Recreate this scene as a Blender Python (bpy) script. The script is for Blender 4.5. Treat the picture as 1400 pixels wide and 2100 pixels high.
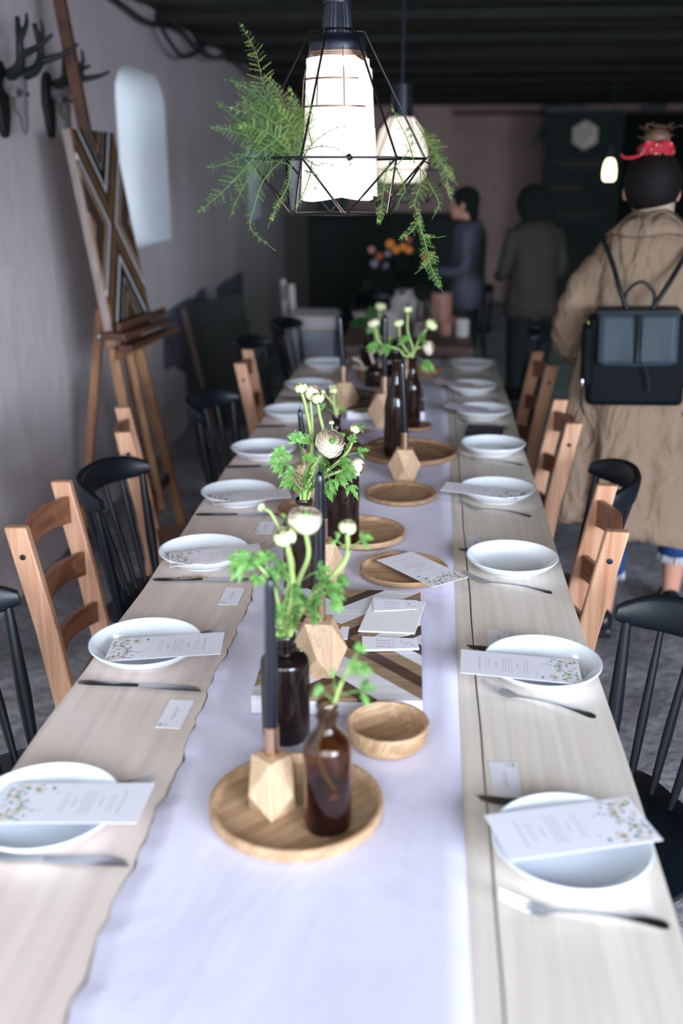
import bpy, bmesh, math, random
from mathutils import Vector, Matrix, Euler
for _o in list(bpy.data.objects): bpy.data.objects.remove(_o, do_unlink=True)
SC = bpy.context.scene
COL = SC.collection
PI = math.pi
V = Vector

# ---------------------------------------------------------------- camera
F_PX = 2100.0
PITCH = math.atan(690/F_PX)
YAW = math.atan(191/F_PX*math.cos(PITCH))
CAM_Z = 1.57
cd = bpy.data.cameras.new('camera'); cam = bpy.data.objects.new('camera', cd); COL.objects.link(cam)
cd.sensor_fit = 'VERTICAL'; cd.sensor_height = 36; cd.sensor_width = 24; cd.lens = 36
cam.location = (0, 0, CAM_Z); cam.rotation_euler = (PI/2-PITCH, 0, YAW)
cd.clip_start = 0.02; cd.clip_end = 100
cd.dof.use_dof = True; cd.dof.focus_distance = 2.02; cd.dof.aperture_fstop = 2.1
SC.camera = cam
# ---------------------------------------------------------------- world, lights, exposure
w = bpy.data.worlds.new('world'); SC.world = w; w.use_nodes = True
bg = w.node_tree.nodes['Background']; bg.inputs[0].default_value = (0.80, 0.90, 0.98, 1); bg.inputs[1].default_value = 2.1
def area(name, loc, target, sx, sy, power, color):
    l = bpy.data.lights.new(name, 'AREA'); l.shape = 'RECTANGLE'; l.size = sx; l.size_y = sy; l.energy = power; l.color = color
    o = bpy.data.objects.new(name, l); COL.objects.link(o); o.location = loc
    o.rotation_euler = (V(target)-V(loc)).to_track_quat('-Z', 'Y').to_euler(); return o
area('doorway_daylight', (0.3, -4.2, 2.7), (0.0, 3.0, 0.7), 5.0, 3.2, 390, (0.83, 0.90, 1.0))
area('doorway_sky_right', (4.2, -4.0, 2.2), (-1.5, 3.6, 0.8), 3.0, 2.4, 900, (0.72, 0.82, 1.0))
area('added_teal_fill', (1.6, 9.5, 2.30), (1.6, 9.5, 0), 2.5, 5.0, 5, (0.40, 1.0, 0.82))  # added teal fill to tint the far shadows; no lamp hangs there
SC.view_settings.view_transform = 'Standard'; SC.view_settings.look = 'None'
SC.view_settings.exposure = 0.0; SC.view_settings.gamma = 1.0
SC.view_settings.use_curve_mapping = False

# ---------------------------------------------------------------- viewing-ray helpers (pixel of the 1400x2100 photo -> point on a real plane)
_R = V((math.cos(YAW), math.sin(YAW), 0))
_U = V((-math.sin(YAW)*math.sin(PITCH), math.cos(YAW)*math.sin(PITCH), math.cos(PITCH)))
_F = V((-math.sin(YAW)*math.cos(PITCH), math.cos(YAW)*math.cos(PITCH), -math.sin(PITCH)))
def ray(x, y): return _R*((x-700)/F_PX) + _U*((1050-y)/F_PX) + _F
def onz(x, y, z=0.75):
    d = ray(x, y); k = (z-CAM_Z)/d.z; return V((d.x*k, d.y*k, z))
def ony(x, y, Y):
    d = ray(x, y); k = Y/d.y; return V((d.x*k, Y, CAM_Z+d.z*k))
def onx(x, y, X):
    d = ray(x, y); k = X/d.x; return V((X, d.y*k, CAM_Z+d.z*k))

# ---------------------------------------------------------------- materials
def srgb(r, g, b):
    f = lambda c: (c/255/12.92) if c/255 <= .04045 else ((c/255+.055)/1.055)**2.4
    return (f(r), f(g), f(b), 1)
def newmat(name):
    m = bpy.data.materials.new(name); m.use_nodes = True
    return m, m.node_tree, m.node_tree.nodes['Principled BSDF']
def link(nt, a, b): nt.links.new(a, b)
def coords(nt, scale, rand=True):
    tc = nt.nodes.new('ShaderNodeTexCoord'); mp = nt.nodes.new('ShaderNodeMapping'); mp.inputs['Scale'].default_value = scale
    if rand:
        oi = nt.nodes.new('ShaderNodeObjectInfo'); ad = nt.nodes.new('ShaderNodeVectorMath'); ad.operation = 'ADD'
        ml = nt.nodes.new('ShaderNodeMath'); ml.operation = 'MULTIPLY'; ml.inputs[1].default_value = 7.0
        link(nt, oi.outputs['Random'], ml.inputs[0]); link(nt, tc.outputs['Object'], ad.inputs[0]); link(nt, ml.outputs[0], ad.inputs[1])
        link(nt, ad.outputs[0], mp.inputs['Vector'])
    else: link(nt, tc.outputs['Object'], mp.inputs['Vector'])
    return mp.outputs[0]
def noise(nt, vec, scale, detail=4, rough=.6, dist=0.0):
    n = nt.nodes.new('ShaderNodeTexNoise'); n.inputs['Scale'].default_value = scale; n.inputs['Detail'].default_value = detail
    n.inputs['Roughness'].default_value = rough; n.inputs['Distortion'].default_value = dist
    link(nt, vec, n.inputs['Vector']); return n.outputs['Fac']
def ramp(nt, fac, stops):
    r = nt.nodes.new('ShaderNodeValToRGB'); e = r.color_ramp.elements
    while len(e) > 1: e.remove(e[-1])
    e[0].position = stops[0][0]; e[0].color = stops[0][1]
    for p, c in stops[1:]:
        k = e.new(p); k.color = c
    link(nt, fac, r.inputs[0]); return r.outputs[0]
def bump(nt, b, h, strength, dist=.01):
    n = nt.nodes.new('ShaderNodeBump'); n.inputs['Strength'].default_value = strength; n.inputs['Distance'].default_value = dist
    link(nt, h, n.inputs['Height']); link(nt, n.outputs[0], b.inputs['Normal'])
def mix(nt, fac, a, c, mode='MIX'):
    n = nt.nodes.new('ShaderNodeMix'); n.data_type = 'RGBA'; n.blend_type = mode
    if isinstance(fac, float): n.inputs[0].default_value = fac
    else: link(nt, fac, n.inputs[0])
    for i, s in ((6, a), (7, c)):
        if isinstance(s, tuple): n.inputs[i].default_value = s
        else: link(nt, s, n.inputs[i])
    return n.outputs[2]
def plain(name, col, rough=.6, metal=0.0, var=.12, nscale=8, bmp=0.0, bscale=60, sheen=0, coat=0, spec=.5):
    m, nt, b = newmat(name)
    c2 = tuple(max(0, x*(1-var)) for x in col[:3])+(1,); c1 = tuple(min(1, x*(1+var)) for x in col[:3])+(1,)
    vec = coords(nt, (1, 1, 1))
    link(nt, ramp(nt, noise(nt, vec, nscale), [(.3, c2), (.7, c1)]), b.inputs['Base Color'])
    b.inputs['Roughness'].default_value = rough; b.inputs['Metallic'].default_value = metal
    b.inputs['Specular IOR Level'].default_value = spec
    if sheen: b.inputs['Sheen Weight'].default_value = sheen
    if coat: b.inputs['Coat Weight'].default_value = coat
    if bmp: bump(nt, b, noise(nt, vec, bscale, 3), bmp, .002)
    return m
def wood(name, c1, c2, c3=None, axis=1, scale=14, rough=.55, bmp=.12, rand=True, fine=.16):
    dfine = fine
    """long grain along axis"""
    m, nt, b = newmat(name)
    s = [1, 1, 1]; s[axis] = .07
    vec = coords(nt, tuple(s), rand)
    big = noise(nt, vec, scale, 3, .55, 1.2)
    s2 = [1, 1, 1]; s2[axis] = .02
    vec2 = coords(nt, tuple(s2), rand); fine = noise(nt, vec2, scale*14, 2, .5)
    c3 = c3 or c2
    col = ramp(nt, big, [(.28, c3), (.42, c2), (.5, c1), (.58, c2), (.66, c1)])
    fcol = ramp(nt, fine, [(.35, (1-dfine,)*3+(1,)), (.65, (1.04, 1.04, 1.04, 1))])
    link(nt, mix(nt, 1.0, col, fcol, 'MULTIPLY'), b.inputs['Base Color'])
    b.inputs['Roughness'].default_value = rough
    bump(nt, b, fine, bmp, .002)
    return m
M = {}
M['table'] = wood('bleached_table_wood', srgb(233, 223, 212), srgb(227, 216, 204), srgb(219, 206, 194), 1, 6, .5, .08, fine=.06)
M['table_pink'] = wood('rosy_bleached_table_wood', srgb(224, 208, 198), srgb(217, 200, 190), srgb(205, 188, 177), 1, 6, .5, .08, fine=.06)
M['table_dark'] = plain('brown_table_edge', srgb(120, 92, 70), .8)  # brown wood tone for a board edge
M['wood_leg'] = wood('table_leg_wood', srgb(150, 130, 110), srgb(120, 100, 84), None, 2, 10)
M['pine_z'] = wood('honey_pine', srgb(202, 156, 124), srgb(188, 138, 106), srgb(160, 108, 78), 2, 16, .42)
M['pine_x'] = wood('honey_pine_seat', srgb(200, 142, 100), srgb(180, 118, 78), srgb(150, 92, 58), 0, 16, .42)
M['slat'] = wood('brown_stained_slat', srgb(140, 92, 66), srgb(116, 72, 50), srgb(96, 58, 40), 1, 16, .4)
M['easel'] = wood('easel_beech', srgb(172, 128, 92), srgb(150, 106, 74), None, 2, 12, .5)
M['easel_dark'] = wood('easel_ledge', srgb(104, 68, 50), srgb(80, 52, 40), None, 1, 12, .5)
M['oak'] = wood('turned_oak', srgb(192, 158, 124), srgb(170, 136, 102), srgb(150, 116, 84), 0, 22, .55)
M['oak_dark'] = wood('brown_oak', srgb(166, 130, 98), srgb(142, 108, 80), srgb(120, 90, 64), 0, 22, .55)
M['block'] = wood('candle_block_wood', srgb(200, 168, 136), srgb(184, 152, 120), None, 2, 24, .6)
M['ch_white'] = wood('white_painted_lath', srgb(232, 230, 234), srgb(222, 220, 226), None, 0, 20, .5)
M['ch_mid'] = wood('pale_lath', srgb(170, 140, 112), srgb(146, 118, 92), None, 0, 30, .6)
M['ch_dark'] = wood('dark_brown_lath', srgb(86, 62, 48), srgb(64, 44, 34), srgb(100, 74, 56), 0, 30, .6)
M['ch_black'] = wood('black_brown_lath', srgb(38, 34, 30), srgb(24, 24, 22), None, 0, 30, .6)
M['ch_gloss'] = wood('gloss_tinted_lath', srgb(134, 100, 66), srgb(104, 74, 48), None, 2, 30, .35)  # golden tone paints a gloss reflection into the artwork laths
M['ch_grey'] = wood('weathered_lath', srgb(176, 160, 150), srgb(150, 136, 128), None, 2, 30, .6)
M['black_paint'] = plain('black_lacquer', srgb(8, 17, 26), .42, 0, .1, spec=.4)
def linen():
    m, nt, b = newmat('white_linen'); vec = coords(nt, (1, 1, 1), False)
    link(nt, ramp(nt, noise(nt, vec, 3, 3), [(.3, srgb(214, 210, 230)), (.7, srgb(228, 224, 242))]), b.inputs['Base Color']); b.inputs['Roughness'].default_value = .95
    v2 = coords(nt, (.6, .25, 1), False); n1 = noise(nt, v2, 9, 4, .5, .8); n2 = noise(nt, vec, 420, 2)
    ad = nt.nodes.new('ShaderNodeMath'); ad.operation = 'MULTIPLY_ADD'; link(nt, n2, ad.inputs[0]); ad.inputs[1].default_value = .05; link(nt, n1, ad.inputs[2])
    bump(nt, b, ad.outputs[0], .5, .012); return m
M['linen'] = linen() if True else plain('white_linen', srgb(226, 222, 240), .9, 0, .035, 5, .5, 420)
M['china'] = plain('white_china', srgb(232, 238, 244), .12, 0, .01, spec=.6)
M['steel'] = plain('stainless_steel', srgb(168, 168, 170), .30, 1.0, .04)
M['dark_steel'] = plain('dark_steel_tip', srgb(60, 60, 62), .25, 1.0, .04)
M['card'] = plain('white_card', srgb(236, 234, 244), .8, 0, .01)
M['lav_card'] = plain('lavender_card', srgb(206, 196, 216), .8, 0, .02)
M['pink_card'] = plain('pale_pink_card', srgb(222, 196, 202), .8, 0, .02)
M['envelope'] = plain('ivory_envelope', srgb(232, 232, 232), .8, 0, .01)
M['ink'] = plain('grey_print', srgb(186, 184, 196), .8)
M['ink_dark'] = plain('dark_script_print', srgb(120, 116, 128), .8)
M['pr_green'] = plain('green_print', srgb(60, 132, 104), .8, 0, .3, 60)
M['pr_sage'] = plain('sage_print', srgb(158, 176, 150), .8, 0, .2, 60)
M['pr_peach'] = plain('peach_print', srgb(232, 214, 204), .8, 0, .05, 60)
M['pr_blue'] = plain('slate_print', srgb(104, 122, 130), .8, 0, .2, 60)
M['brass'] = plain('rose_brass', srgb(216, 182, 152), .25, 1.0, .04)
M['candle'] = plain('navy_candle_wax', srgb(4, 9, 26), .25, 0, .05, coat=.3)
M['wick'] = plain('candle_wick', srgb(20, 20, 24), .9)
M['book'] = plain('charcoal_booklet', srgb(62, 58, 70), .6)
M['cage'] = plain('black_wire', srgb(26, 24, 28), .4, .6, .1)
M['copperwire'] = plain('bronze_wire', srgb(120, 90, 74), .35, .8, .1)
M['lamp_black'] = plain('black_iron', srgb(34, 38, 50), .38, .3, .1)
M['stem'] = plain('pale_green_stem', srgb(156, 178, 104), .5, 0, .15, 14)
M['leaf'] = plain('fresh_green_leaf', srgb(100, 146, 70), .5, 0, .3, 30)
M['leaf_dark'] = plain('dark_green_leaf', srgb(44, 96, 44), .55, 0, .25, 20)
M['bouquet_leaf'] = plain('very_dark_leaf', srgb(22, 44, 32), .7)  # dark leaf colour of the far bouquet
M['petal'] = plain('cream_petal', srgb(222, 214, 188), .6, 0, .05, 40)
M['petal_green'] = plain('greenish_cream_petal', srgb(212, 222, 168), .6, 0, .1, 40)
M['petal_pink'] = plain('blush_petal', srgb(232, 204, 192), .6, 0, .12, 40)
M['petal_red'] = plain('rosy_petal_edge', srgb(176, 112, 92), .6, 0, .1, 40)
M['sepal'] = plain('dark_sepal', srgb(70, 84, 62), .6)
M['fern'] = plain('fern_green', srgb(72, 108, 36), .6, 0, .35, 9)
M['fern_dark'] = plain('deep_fern_green', srgb(38, 66, 32), .6, 0, .3, 9)
M['fern_yel'] = plain('lamp_tinted_fern_green', srgb(128, 142, 66), .6, 0, .3, 9)  # yellower green paints lamplight into the fronds
M['fern_stem'] = plain('fern_stalk', srgb(96, 120, 64), .6)
M['skin'] = plain('skin', srgb(206, 150, 128), .5, 0, .06)
M['hair'] = plain('dark_brown_hair', srgb(22, 16, 17), .7, 0, .3, 60, .3, 200, spec=.2)
M['hair_light'] = plain('brown_bun_hair', srgb(110, 82, 66), .5, 0, .3, 60, .5, 200)
M['hair_black'] = plain('black_hair', srgb(8, 16, 14), .95, 0, .2, 60)
M['coat'] = plain('beige_trench_cotton', srgb(148, 124, 100), .85, 0, .06, 5, .4, 300)
m, nt, b = newmat('beige_trench_cotton'); vec = coords(nt, (1, 1, .55), False)
b.inputs['Base Color'].default_value = srgb(136, 115, 96); b.inputs['Roughness'].default_value = .85; b.inputs['Specular IOR Level'].default_value = .2
bump(nt, b, noise(nt, vec, 7, 3, .45, 1.6), 1.0, .055); M['coat'] = m
M['knit'] = plain('oatmeal_rib_knit', srgb(178, 156, 136), .9, 0, .15, 90)
M['jeans'] = plain('blue_denim', srgb(22, 64, 118), .8, 0, .2, 60)
M['fray'] = plain('frayed_denim', srgb(190, 200, 206), .9)
M['shoe'] = plain('black_leather', srgb(18, 20, 30), .35)
M['scarf'] = None
M['bag'] = plain('black_grained_leather', srgb(3, 10, 15), .7, 0, .1, 50, .1, 300, spec=.15)
M['bag_flap'] = plain('grey_leather_flap', srgb(46, 58, 66), .55, 0, .1, 12, .1, 200, spec=.3)
M['strap'] = plain('black_strap', srgb(8, 16, 24), .6)
M['metal'] = plain('zip_metal', srgb(210, 205, 210), .25, 1.0)
M['green_tag'] = plain('lime_paper', srgb(150, 165, 80), .7)
M['shirt_dark'] = plain('taupe_shirt', srgb(60, 54, 50), .85)
M['shirt_blue'] = plain('grey_blue_shirt', srgb(80, 84, 98), .85)
M['black_cloth'] = plain('black_cloth', srgb(10, 24, 24), .9)
M['banner'] = plain('black_banner_vinyl', srgb(6, 26, 24), .7)
M['banner_print'] = plain('grey_banner_print', srgb(226, 200, 194), .7)
M['banner_faint'] = plain('faint_banner_print', srgb(104, 82, 84), .7)
M['bone'] = plain('old_bone', srgb(112, 110, 108), .7, 0, .2, 12)
M['bone_hollow'] = plain('bone_hollow', srgb(54, 58, 66), .8)
M['antler'] = plain('dark_antler', srgb(24, 32, 32), .6, 0, .3, 30)
M['antler_pale'] = plain('pale_antler', srgb(196, 172, 154), .6, 0, .15, 30)
M['plaque'] = plain('dark_plaque_wood', srgb(26, 26, 24), .6)
M['board_dark'] = plain('dark_stained_board', srgb(30, 34, 30), .6, 0, .2, 3)
M['board_edge'] = plain('brown_board_edge', srgb(96, 72, 66), .6)
M['white_paint'] = plain('chalky_white_paint', srgb(206, 200, 198), .7, 0, .06)
M['grey_paint'] = plain('pale_grey_paint', srgb(170, 180, 194), .7, 0, .06)
M['table_far'] = wood('brown_far_table', srgb(124, 100, 86), srgb(96, 78, 68), None, 0, 8)
M['orange'] = plain('orange_petal', srgb(226, 140, 54), .6)
M['rust'] = plain('rust_petal', srgb(170, 78, 44), .6)
M['lilac'] = plain('lilac_petal', srgb(130, 116, 140), .6)
M['peach'] = plain('dusty_peach', srgb(176, 128, 112), .5)
M['kraft'] = plain('tan_crumbs', srgb(176, 140, 104), .8)
M['thread'] = plain('grey_thread', srgb(130, 120, 116), .8)
def glass(name, col, rough=.03, trans=1.0, ior=1.45):
    m, nt, b = newmat(name); b.inputs['Base Color'].default_value = col; b.inputs['Transmission Weight'].default_value = trans
    b.inputs['Roughness'].default_value = rough; b.inputs['IOR'].default_value = ior; return m
M['amber'] = glass('amber_glass', srgb(176, 138, 104))
M['amber_dark'] = glass('dark_amber_glass', srgb(58, 38, 30), .03, .65)
M['bottle_black'] = glass('nearly_black_glass', srgb(32, 22, 22), .04, .45)
M['clear'] = glass('clear_glass', (1, 1, 1, 1), .02)
M['water'] = glass('water', srgb(210, 205, 225), .0, 1.0, 1.33)
M['water_dark'] = plain('reflection_tinted_liquid', srgb(74, 72, 120), .1)  # violet paints the reflection on the liquid into its colour
M['pane'] = glass('window_glass', (1, 1, 1, 1), .3, 1.0, 1.02)
def emis(name, col, s):
    m, nt, b = newmat(name); b.inputs['Base Color'].default_value = col; b.inputs['Emission Color'].default_value = col
    vec = coords(nt, (1, 1, 1), False)
    f = ramp(nt, noise(nt, vec, 9, 2), [(.3, (.88, .88, .88, 1)), (.7, (1, 1, 1, 1))])
    link(nt, mix(nt, 1.0, f, col, 'MULTIPLY'), b.inputs['Emission Color'])
    b.inputs['Emission Strength'].default_value = s; b.inputs['Roughness'].default_value = .5; return m
M['lampglow'] = emis('glowing_paper_shade', (1.0, .93, .86, 1), .66)
M['lampglow2'] = emis('glowing_milk_glass', (1.0, .85, .70, 1), .75)
M['bulb'] = emis('warm_bulb', (1.0, .80, .52, 1), 6.0)
# scarf: red with pale flecks
m, nt, b = newmat('red_patterned_scarf'); vec = coords(nt, (1, 1, 1), False)
vo = nt.nodes.new('ShaderNodeTexVoronoi'); vo.inputs['Scale'].default_value = 70; link(nt, vec, vo.inputs['Vector'])
link(nt, ramp(nt, vo.outputs['Distance'], [(.18, srgb(226, 190, 190)), (.32, srgb(176, 30, 44))]), b.inputs['Base Color']); b.inputs['Roughness'].default_value = .8
M['scarf'] = m
# plaster walls
def plaster(name, c1, c2, patch, zlo=None):
    m, nt, b = newmat(name); vec = coords(nt, (1, 1, 1), False)
    n1 = noise(nt, vec, 1.3, 5, .6, .4); col = ramp(nt, n1, [(.3, c2), (.65, c1)])
    vs = coords(nt, (1, 4.5, .35), False); st = noise(nt, vs, 2.2, 3)
    col = mix(nt, .35, col, ramp(nt, st, [(.35, c2), (.65, c1)]))
    n2 = noise(nt, vec, 1.15, 3, .5, .3)
    if patch: col = mix(nt, ramp(nt, n2, [(.60, (0, 0, 0, 1)), (.64, (1, 1, 1, 1))]), col, patch)
    link(nt, col, b.inputs['Base Color']); b.inputs['Roughness'].default_value = .9
    bump(nt, b, noise(nt, vec, 6, 8, .65), .35, .03)
    return m
M['wall'] = plaster('rough_lime_plaster', srgb(230, 220, 222), srgb(208, 197, 198), None)
M['wall_back'] = plaster('stained_back_plaster', srgb(212, 180, 172), srgb(176, 150, 146), srgb(90, 110, 112))
M['reveal'] = plaster('white_window_reveal', srgb(232, 236, 240), srgb(216, 222, 226), None)
M['stone'] = plain('bare_dark_stone', srgb(112, 110, 126), .9, 0, .35, 7, .8, 14)
# floor
m, nt, b = newmat('rough_stone_floor'); vec = coords(nt, (1, 1, 1), False)
n1 = noise(nt, vec, 2.2, 6, .65, .5); n2 = noise(nt, vec, 26, 5, .7)
col = ramp(nt, n1, [(.3, srgb(108, 106, 112)), (.5, srgb(150, 148, 154)), (.7, srgb(192, 190, 196))])
col = mix(nt, 1.0, col, ramp(nt, n2, [(.35, (.55, .55, .55, 1)), (.6, (1.1, 1.1, 1.1, 1))]), 'MULTIPLY')
link(nt, col, b.inputs['Base Color']); b.inputs['Roughness'].default_value = .8; bump(nt, b, n2, .5, .02); M['floor'] = m
# ceiling planks
m, nt, b = newmat('old_dark_planks'); vec = coords(nt, (.25, 2.5, 1), False); n1 = noise(nt, vec, 2.0, 6, .65, .6)
col = ramp(nt, n1, [(.35, srgb(16, 34, 30)), (.52, srgb(50, 54, 48)), (.62, srgb(120, 92, 78)), (.75, srgb(150, 106, 84))])
link(nt, col, b.inputs['Base Color']); b.inputs['Roughness'].default_value = .8; bump(nt, b, n1, .6, .03); M['ceil'] = m
M['beam'] = plain('dark_beam_wood', srgb(30, 32, 27), .8, 0, .4, 3)

# ---------------------------------------------------------------- mesh builder
class MB:
    def __init__(s): s.v = []; s.f = []; s.m = []
    def add(s, vs, fs, m=0):
        o = len(s.v); s.v += [tuple(x) for x in vs]; s.f += [tuple(i+o for i in f) for f in fs]; s.m += [m]*len(fs); return s
    def box(s, c, d, R=None, m=0, taper=1.0):
        vs = []
        for z in (-1, 1):
            t = taper if z > 0 else 1
            for (x, y) in ((-1, -1), (1, -1), (1, 1), (-1, 1)):
                p = V((x*d[0]/2*t, y*d[1]/2*t, z*d[2]/2))
                if R is not None: p = R @ p
                vs.append(p+V(c))
        return s.add(vs, [(3, 2, 1, 0), (4, 5, 6, 7), (0, 1, 5, 4), (1, 2, 6, 5), (2, 3, 7, 6), (3, 0, 4, 7)], m)
    def bar(s, a, b, w, h, up=(0, 0, 1), m=0):
        a = V(a); b = V(b); d = (b-a); L = d.length; d.normalize(); u = V(up); x = u.cross(d)
        if x.length < 1e-4: x = V((1, 0, 0)).cross(d)
        x.normalize(); y = d.cross(x)
        R = Matrix((x, y, d)).transposed(); return s.box((a+b)/2, (w, h, L), R, m)
    def tube(s, pts, rad, seg=8, m=0, caps=True, flat=1.0):
        pts = [V(p) for p in pts]; n = len(pts)
        if not isinstance(rad, (list, tuple)): rad = [rad]*n
        vs = []; ref = V((0, 0, 1)); t0 = (pts[1]-pts[0]).normalized()
        if abs(t0.dot(ref)) > .9: ref = V((1, 0, 0))
        x = ref.cross(t0).normalized()
        for i, p in enumerate(pts):
            t = (pts[min(i+1, n-1)]-pts[max(i-1, 0)]).normalized()
            x = (x - t*x.dot(t));
            if x.length < 1e-6: x = t.orthogonal()
            x.normalize(); y = t.cross(x)
            for k in range(seg):
                a = 2*PI*k/seg; vs.append(p+x*math.cos(a)*rad[i]+y*math.sin(a)*rad[i]*flat)
        fs = [(i*seg+k, i*seg+(k+1) % seg, (i+1)*seg+(k+1) % seg, (i+1)*seg+k) for i in range(n-1) for k in range(seg)]
        if caps: fs += [tuple(reversed(range(seg))), tuple((n-1)*seg+k for k in range(seg))]
        return s.add(vs, fs, m)
    def lathe(s, prof, c=(0, 0, 0), seg=48, m=0, close=False):
        vs = []; n = len(prof)
        for r, z in prof:
            for k in range(seg):
                a = 2*PI*k/seg; vs.append((c[0]+r*math.cos(a), c[1]+r*math.sin(a), c[2]+z))
        fs = []
        rng = n if close else n-1
        for i in range(rng):
            j = (i+1) % n
            for k in range(seg): fs.append((i*seg+k, i*seg+(k+1) % seg, j*seg+(k+1) % seg, j*seg+k))
        if not close:
            if prof[0][0] > 1e-5: fs.append(tuple(reversed(range(seg))))
            if prof[-1][0] > 1e-5: fs.append(tuple((n-1)*seg+k for k in range(seg)))
        return s.add(vs, fs, m)
    def ell(s, c, r, R=None, seg=16, rings=10, m=0):
        vs = []; c = V(c)
        for i in range(1, rings):
            ph = PI*i/rings
            for k in range(seg):
                a = 2*PI*k/seg; p = V((r[0]*math.sin(ph)*math.cos(a), r[1]*math.sin(ph)*math.sin(a), -r[2]*math.cos(ph)))
                vs.append((R @ p if R is not None else p)+c)
        b = V((0, 0, -r[2])); t = V((0, 0, r[2]))
        if R is not None: b = R @ b; t = R @ t
        vs += [b+c, t+c]; nb = len(vs)-2; ntp = len(vs)-1
        fs = [(i*seg+k, i*seg+(k+1) % seg, (i+1)*seg+(k+1) % seg, (i+1)*seg+k) for i in range(rings-2) for k in range(seg)]
        fs += [(nb, (k+1) % seg, k) for k in range(seg)] + [(ntp, (rings-2)*seg+k, (rings-2)*seg+(k+1) % seg) for k in range(seg)]
        return s.add(vs, fs, m)
    def hull(s, pts, m=0):
        bm = bmesh.new()
        for p in pts: bm.verts.new(p)
        bmesh.ops.convex_hull(bm, input=bm.verts); bm.verts.index_update()
        idx = {v: i for i, v in enumerate(bm.verts)}
        r = s.add([v.co.copy() for v in bm.verts], [tuple(idx[v] for v in f.verts) for f in bm.faces], m); bm.free(); return r
    def prism(s, poly, z0, z1, m=0, T=None):
        n = len(poly); vs = [V((p[0], p[1], z0)) for p in poly]+[V((p[0], p[1], z1)) for p in poly]
        if T: vs = [T(p) for p in vs]
        fs = [tuple(reversed(range(n))), tuple(range(n, 2*n))]+[(i, (i+1) % n, n+(i+1) % n, n+i) for i in range(n)]
        return s.add(vs, fs, m)
    def loft(s, rings, m=0, caps=True):
        n = len(rings); k = len(rings[0]); vs = [p for r in rings for p in r]
        fs = [(i*k+j, i*k+(j+1) % k, (i+1)*k+(j+1) % k, (i+1)*k+j) for i in range(n-1) for j in range(k)]
        if caps: fs += [tuple(reversed(range(k))), tuple((n-1)*k+j for j in range(k))]
        return s.add(vs, fs, m)
    def sheet(s, grid, m=0):
        n = len(grid); k = len(grid[0])
        return s.add([p for r in grid for p in r], [(i*k+j, i*k+j+1, (i+1)*k+j+1, (i+1)*k+j) for i in range(n-1) for j in range(k-1)], m)
    def move(s, d, R=None):
        s.v = [tuple((R @ V(p) if R is not None else V(p))+V(d)) for p in s.v]; return s
    def build(s, name, mats, parent=None, loc=None, rot=None, angle=40, bevel=0, seg=2, solid=0, remesh=0, smoothit=0, sub=0):
        me = bpy.data.meshes.new(name); me.from_pydata(s.v, [], s.f)
        if not isinstance(mats, (list, tuple)): mats = [mats]
        for q in mats: me.materials.append(q)
        me.polygons.foreach_set('material_index', s.m)
        me.polygons.foreach_set('use_smooth', [True]*len(s.f))
        bm = bmesh.new(); bm.from_mesh(me)
        if not solid and len(s.f) < 20000: bmesh.ops.recalc_face_normals(bm, faces=bm.faces)
        bm.to_mesh(me); bm.free()
        me.update()
        if angle < 180: me.set_sharp_from_angle(angle=math.radians(angle))
        o = bpy.data.objects.new(name, me); COL.objects.link(o)
        if parent is not None: o.parent = parent
        if loc is not None: o.location = loc
        if rot is not None: o.rotation_euler = rot
        if remesh:
            md = o.modifiers.new('remesh', 'REMESH'); md.mode = 'VOXEL'; md.voxel_size = remesh; md.use_smooth_shade = True
        if smoothit:
            md = o.modifiers.new('smooth', 'SMOOTH'); md.iterations = smoothit; md.factor = .6
        if sub:
            md = o.modifiers.new('subdivision', 'SUBSURF'); md.levels = sub; md.render_levels = sub
        if solid:
            md = o.modifiers.new('thickness', 'SOLIDIFY'); md.thickness = solid; md.offset = 0
        if bevel:
            md = o.modifiers.new('bevel', 'BEVEL'); md.width = bevel; md.segments = seg; md.limit_method = 'ANGLE'; md.angle_limit = math.radians(40)
            md.harden_normals = False
        return o
def tag(o, label, cat, group=None, kind=None):
    if label: o['label'] = label
    if cat: o['category'] = cat
    if group: o['group'] = group
    if kind: o['kind'] = kind
    return o
def thing(name, label, cat, loc=(0, 0, 0), rz=0, group=None):
    o = bpy.data.objects.new(name, None); COL.objects.link(o); o.empty_display_size = .05
    o.location = loc; o.rotation_euler = (0, 0, rz); return tag(o, label, cat, group)
def copy_tree(o, parent=None):
    c = o.copy(); COL.objects.link(c)
    if parent is not None: c.parent = parent
    for ch in list(o.children): copy_tree(ch, c)
    return c
_used = set()
def place(proto, loc, rz=0, label=None, group=None, rot=None):
    """first use moves the first-built thing itself, afterwards copies of it with its parts"""
    if proto.name in _used: o = copy_tree(proto)
    else: _used.add(proto.name); o = proto
    o.location = loc; o.rotation_euler = rot if rot else (0, 0, rz)
    if label: o['label'] = label
    if group: o['group'] = group
    return o
def struct(name, mb, m, **k):
    o = mb.build(name, m, **k); o['kind'] = 'structure'; return o
def curve(pts, n=10):
    """Catmull-Rom through points"""
    pts = [V(p) for p in pts]; P = [pts[0]*2-pts[1]]+pts+[pts[-1]*2-pts[-2]]; out = []
    for i in range(1, len(P)-2):
        for k in range(n):
            t = k/n; a, b_, c, d = P[i-1], P[i], P[i+1], P[i+2]
            out.append(.5*((2*b_)+(c-a)*t+(2*a-5*b_+4*c-d)*t*t+(3*b_-a-3*c+d)*t**3))
    return out+[pts[-1]]
ORD = ['nearest', 'second', 'third', 'fourth', 'fifth', 'sixth', 'seventh', 'eighth']

# ================================================================ THE ROOM
XL = -1.572; CEIL = 2.42; YB = 13.8
g = MB(); g.box((1.2, 6.2, -.03), (6.2, 16.4, .06)); struct('floor', g, M['floor'], angle=30)
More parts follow.
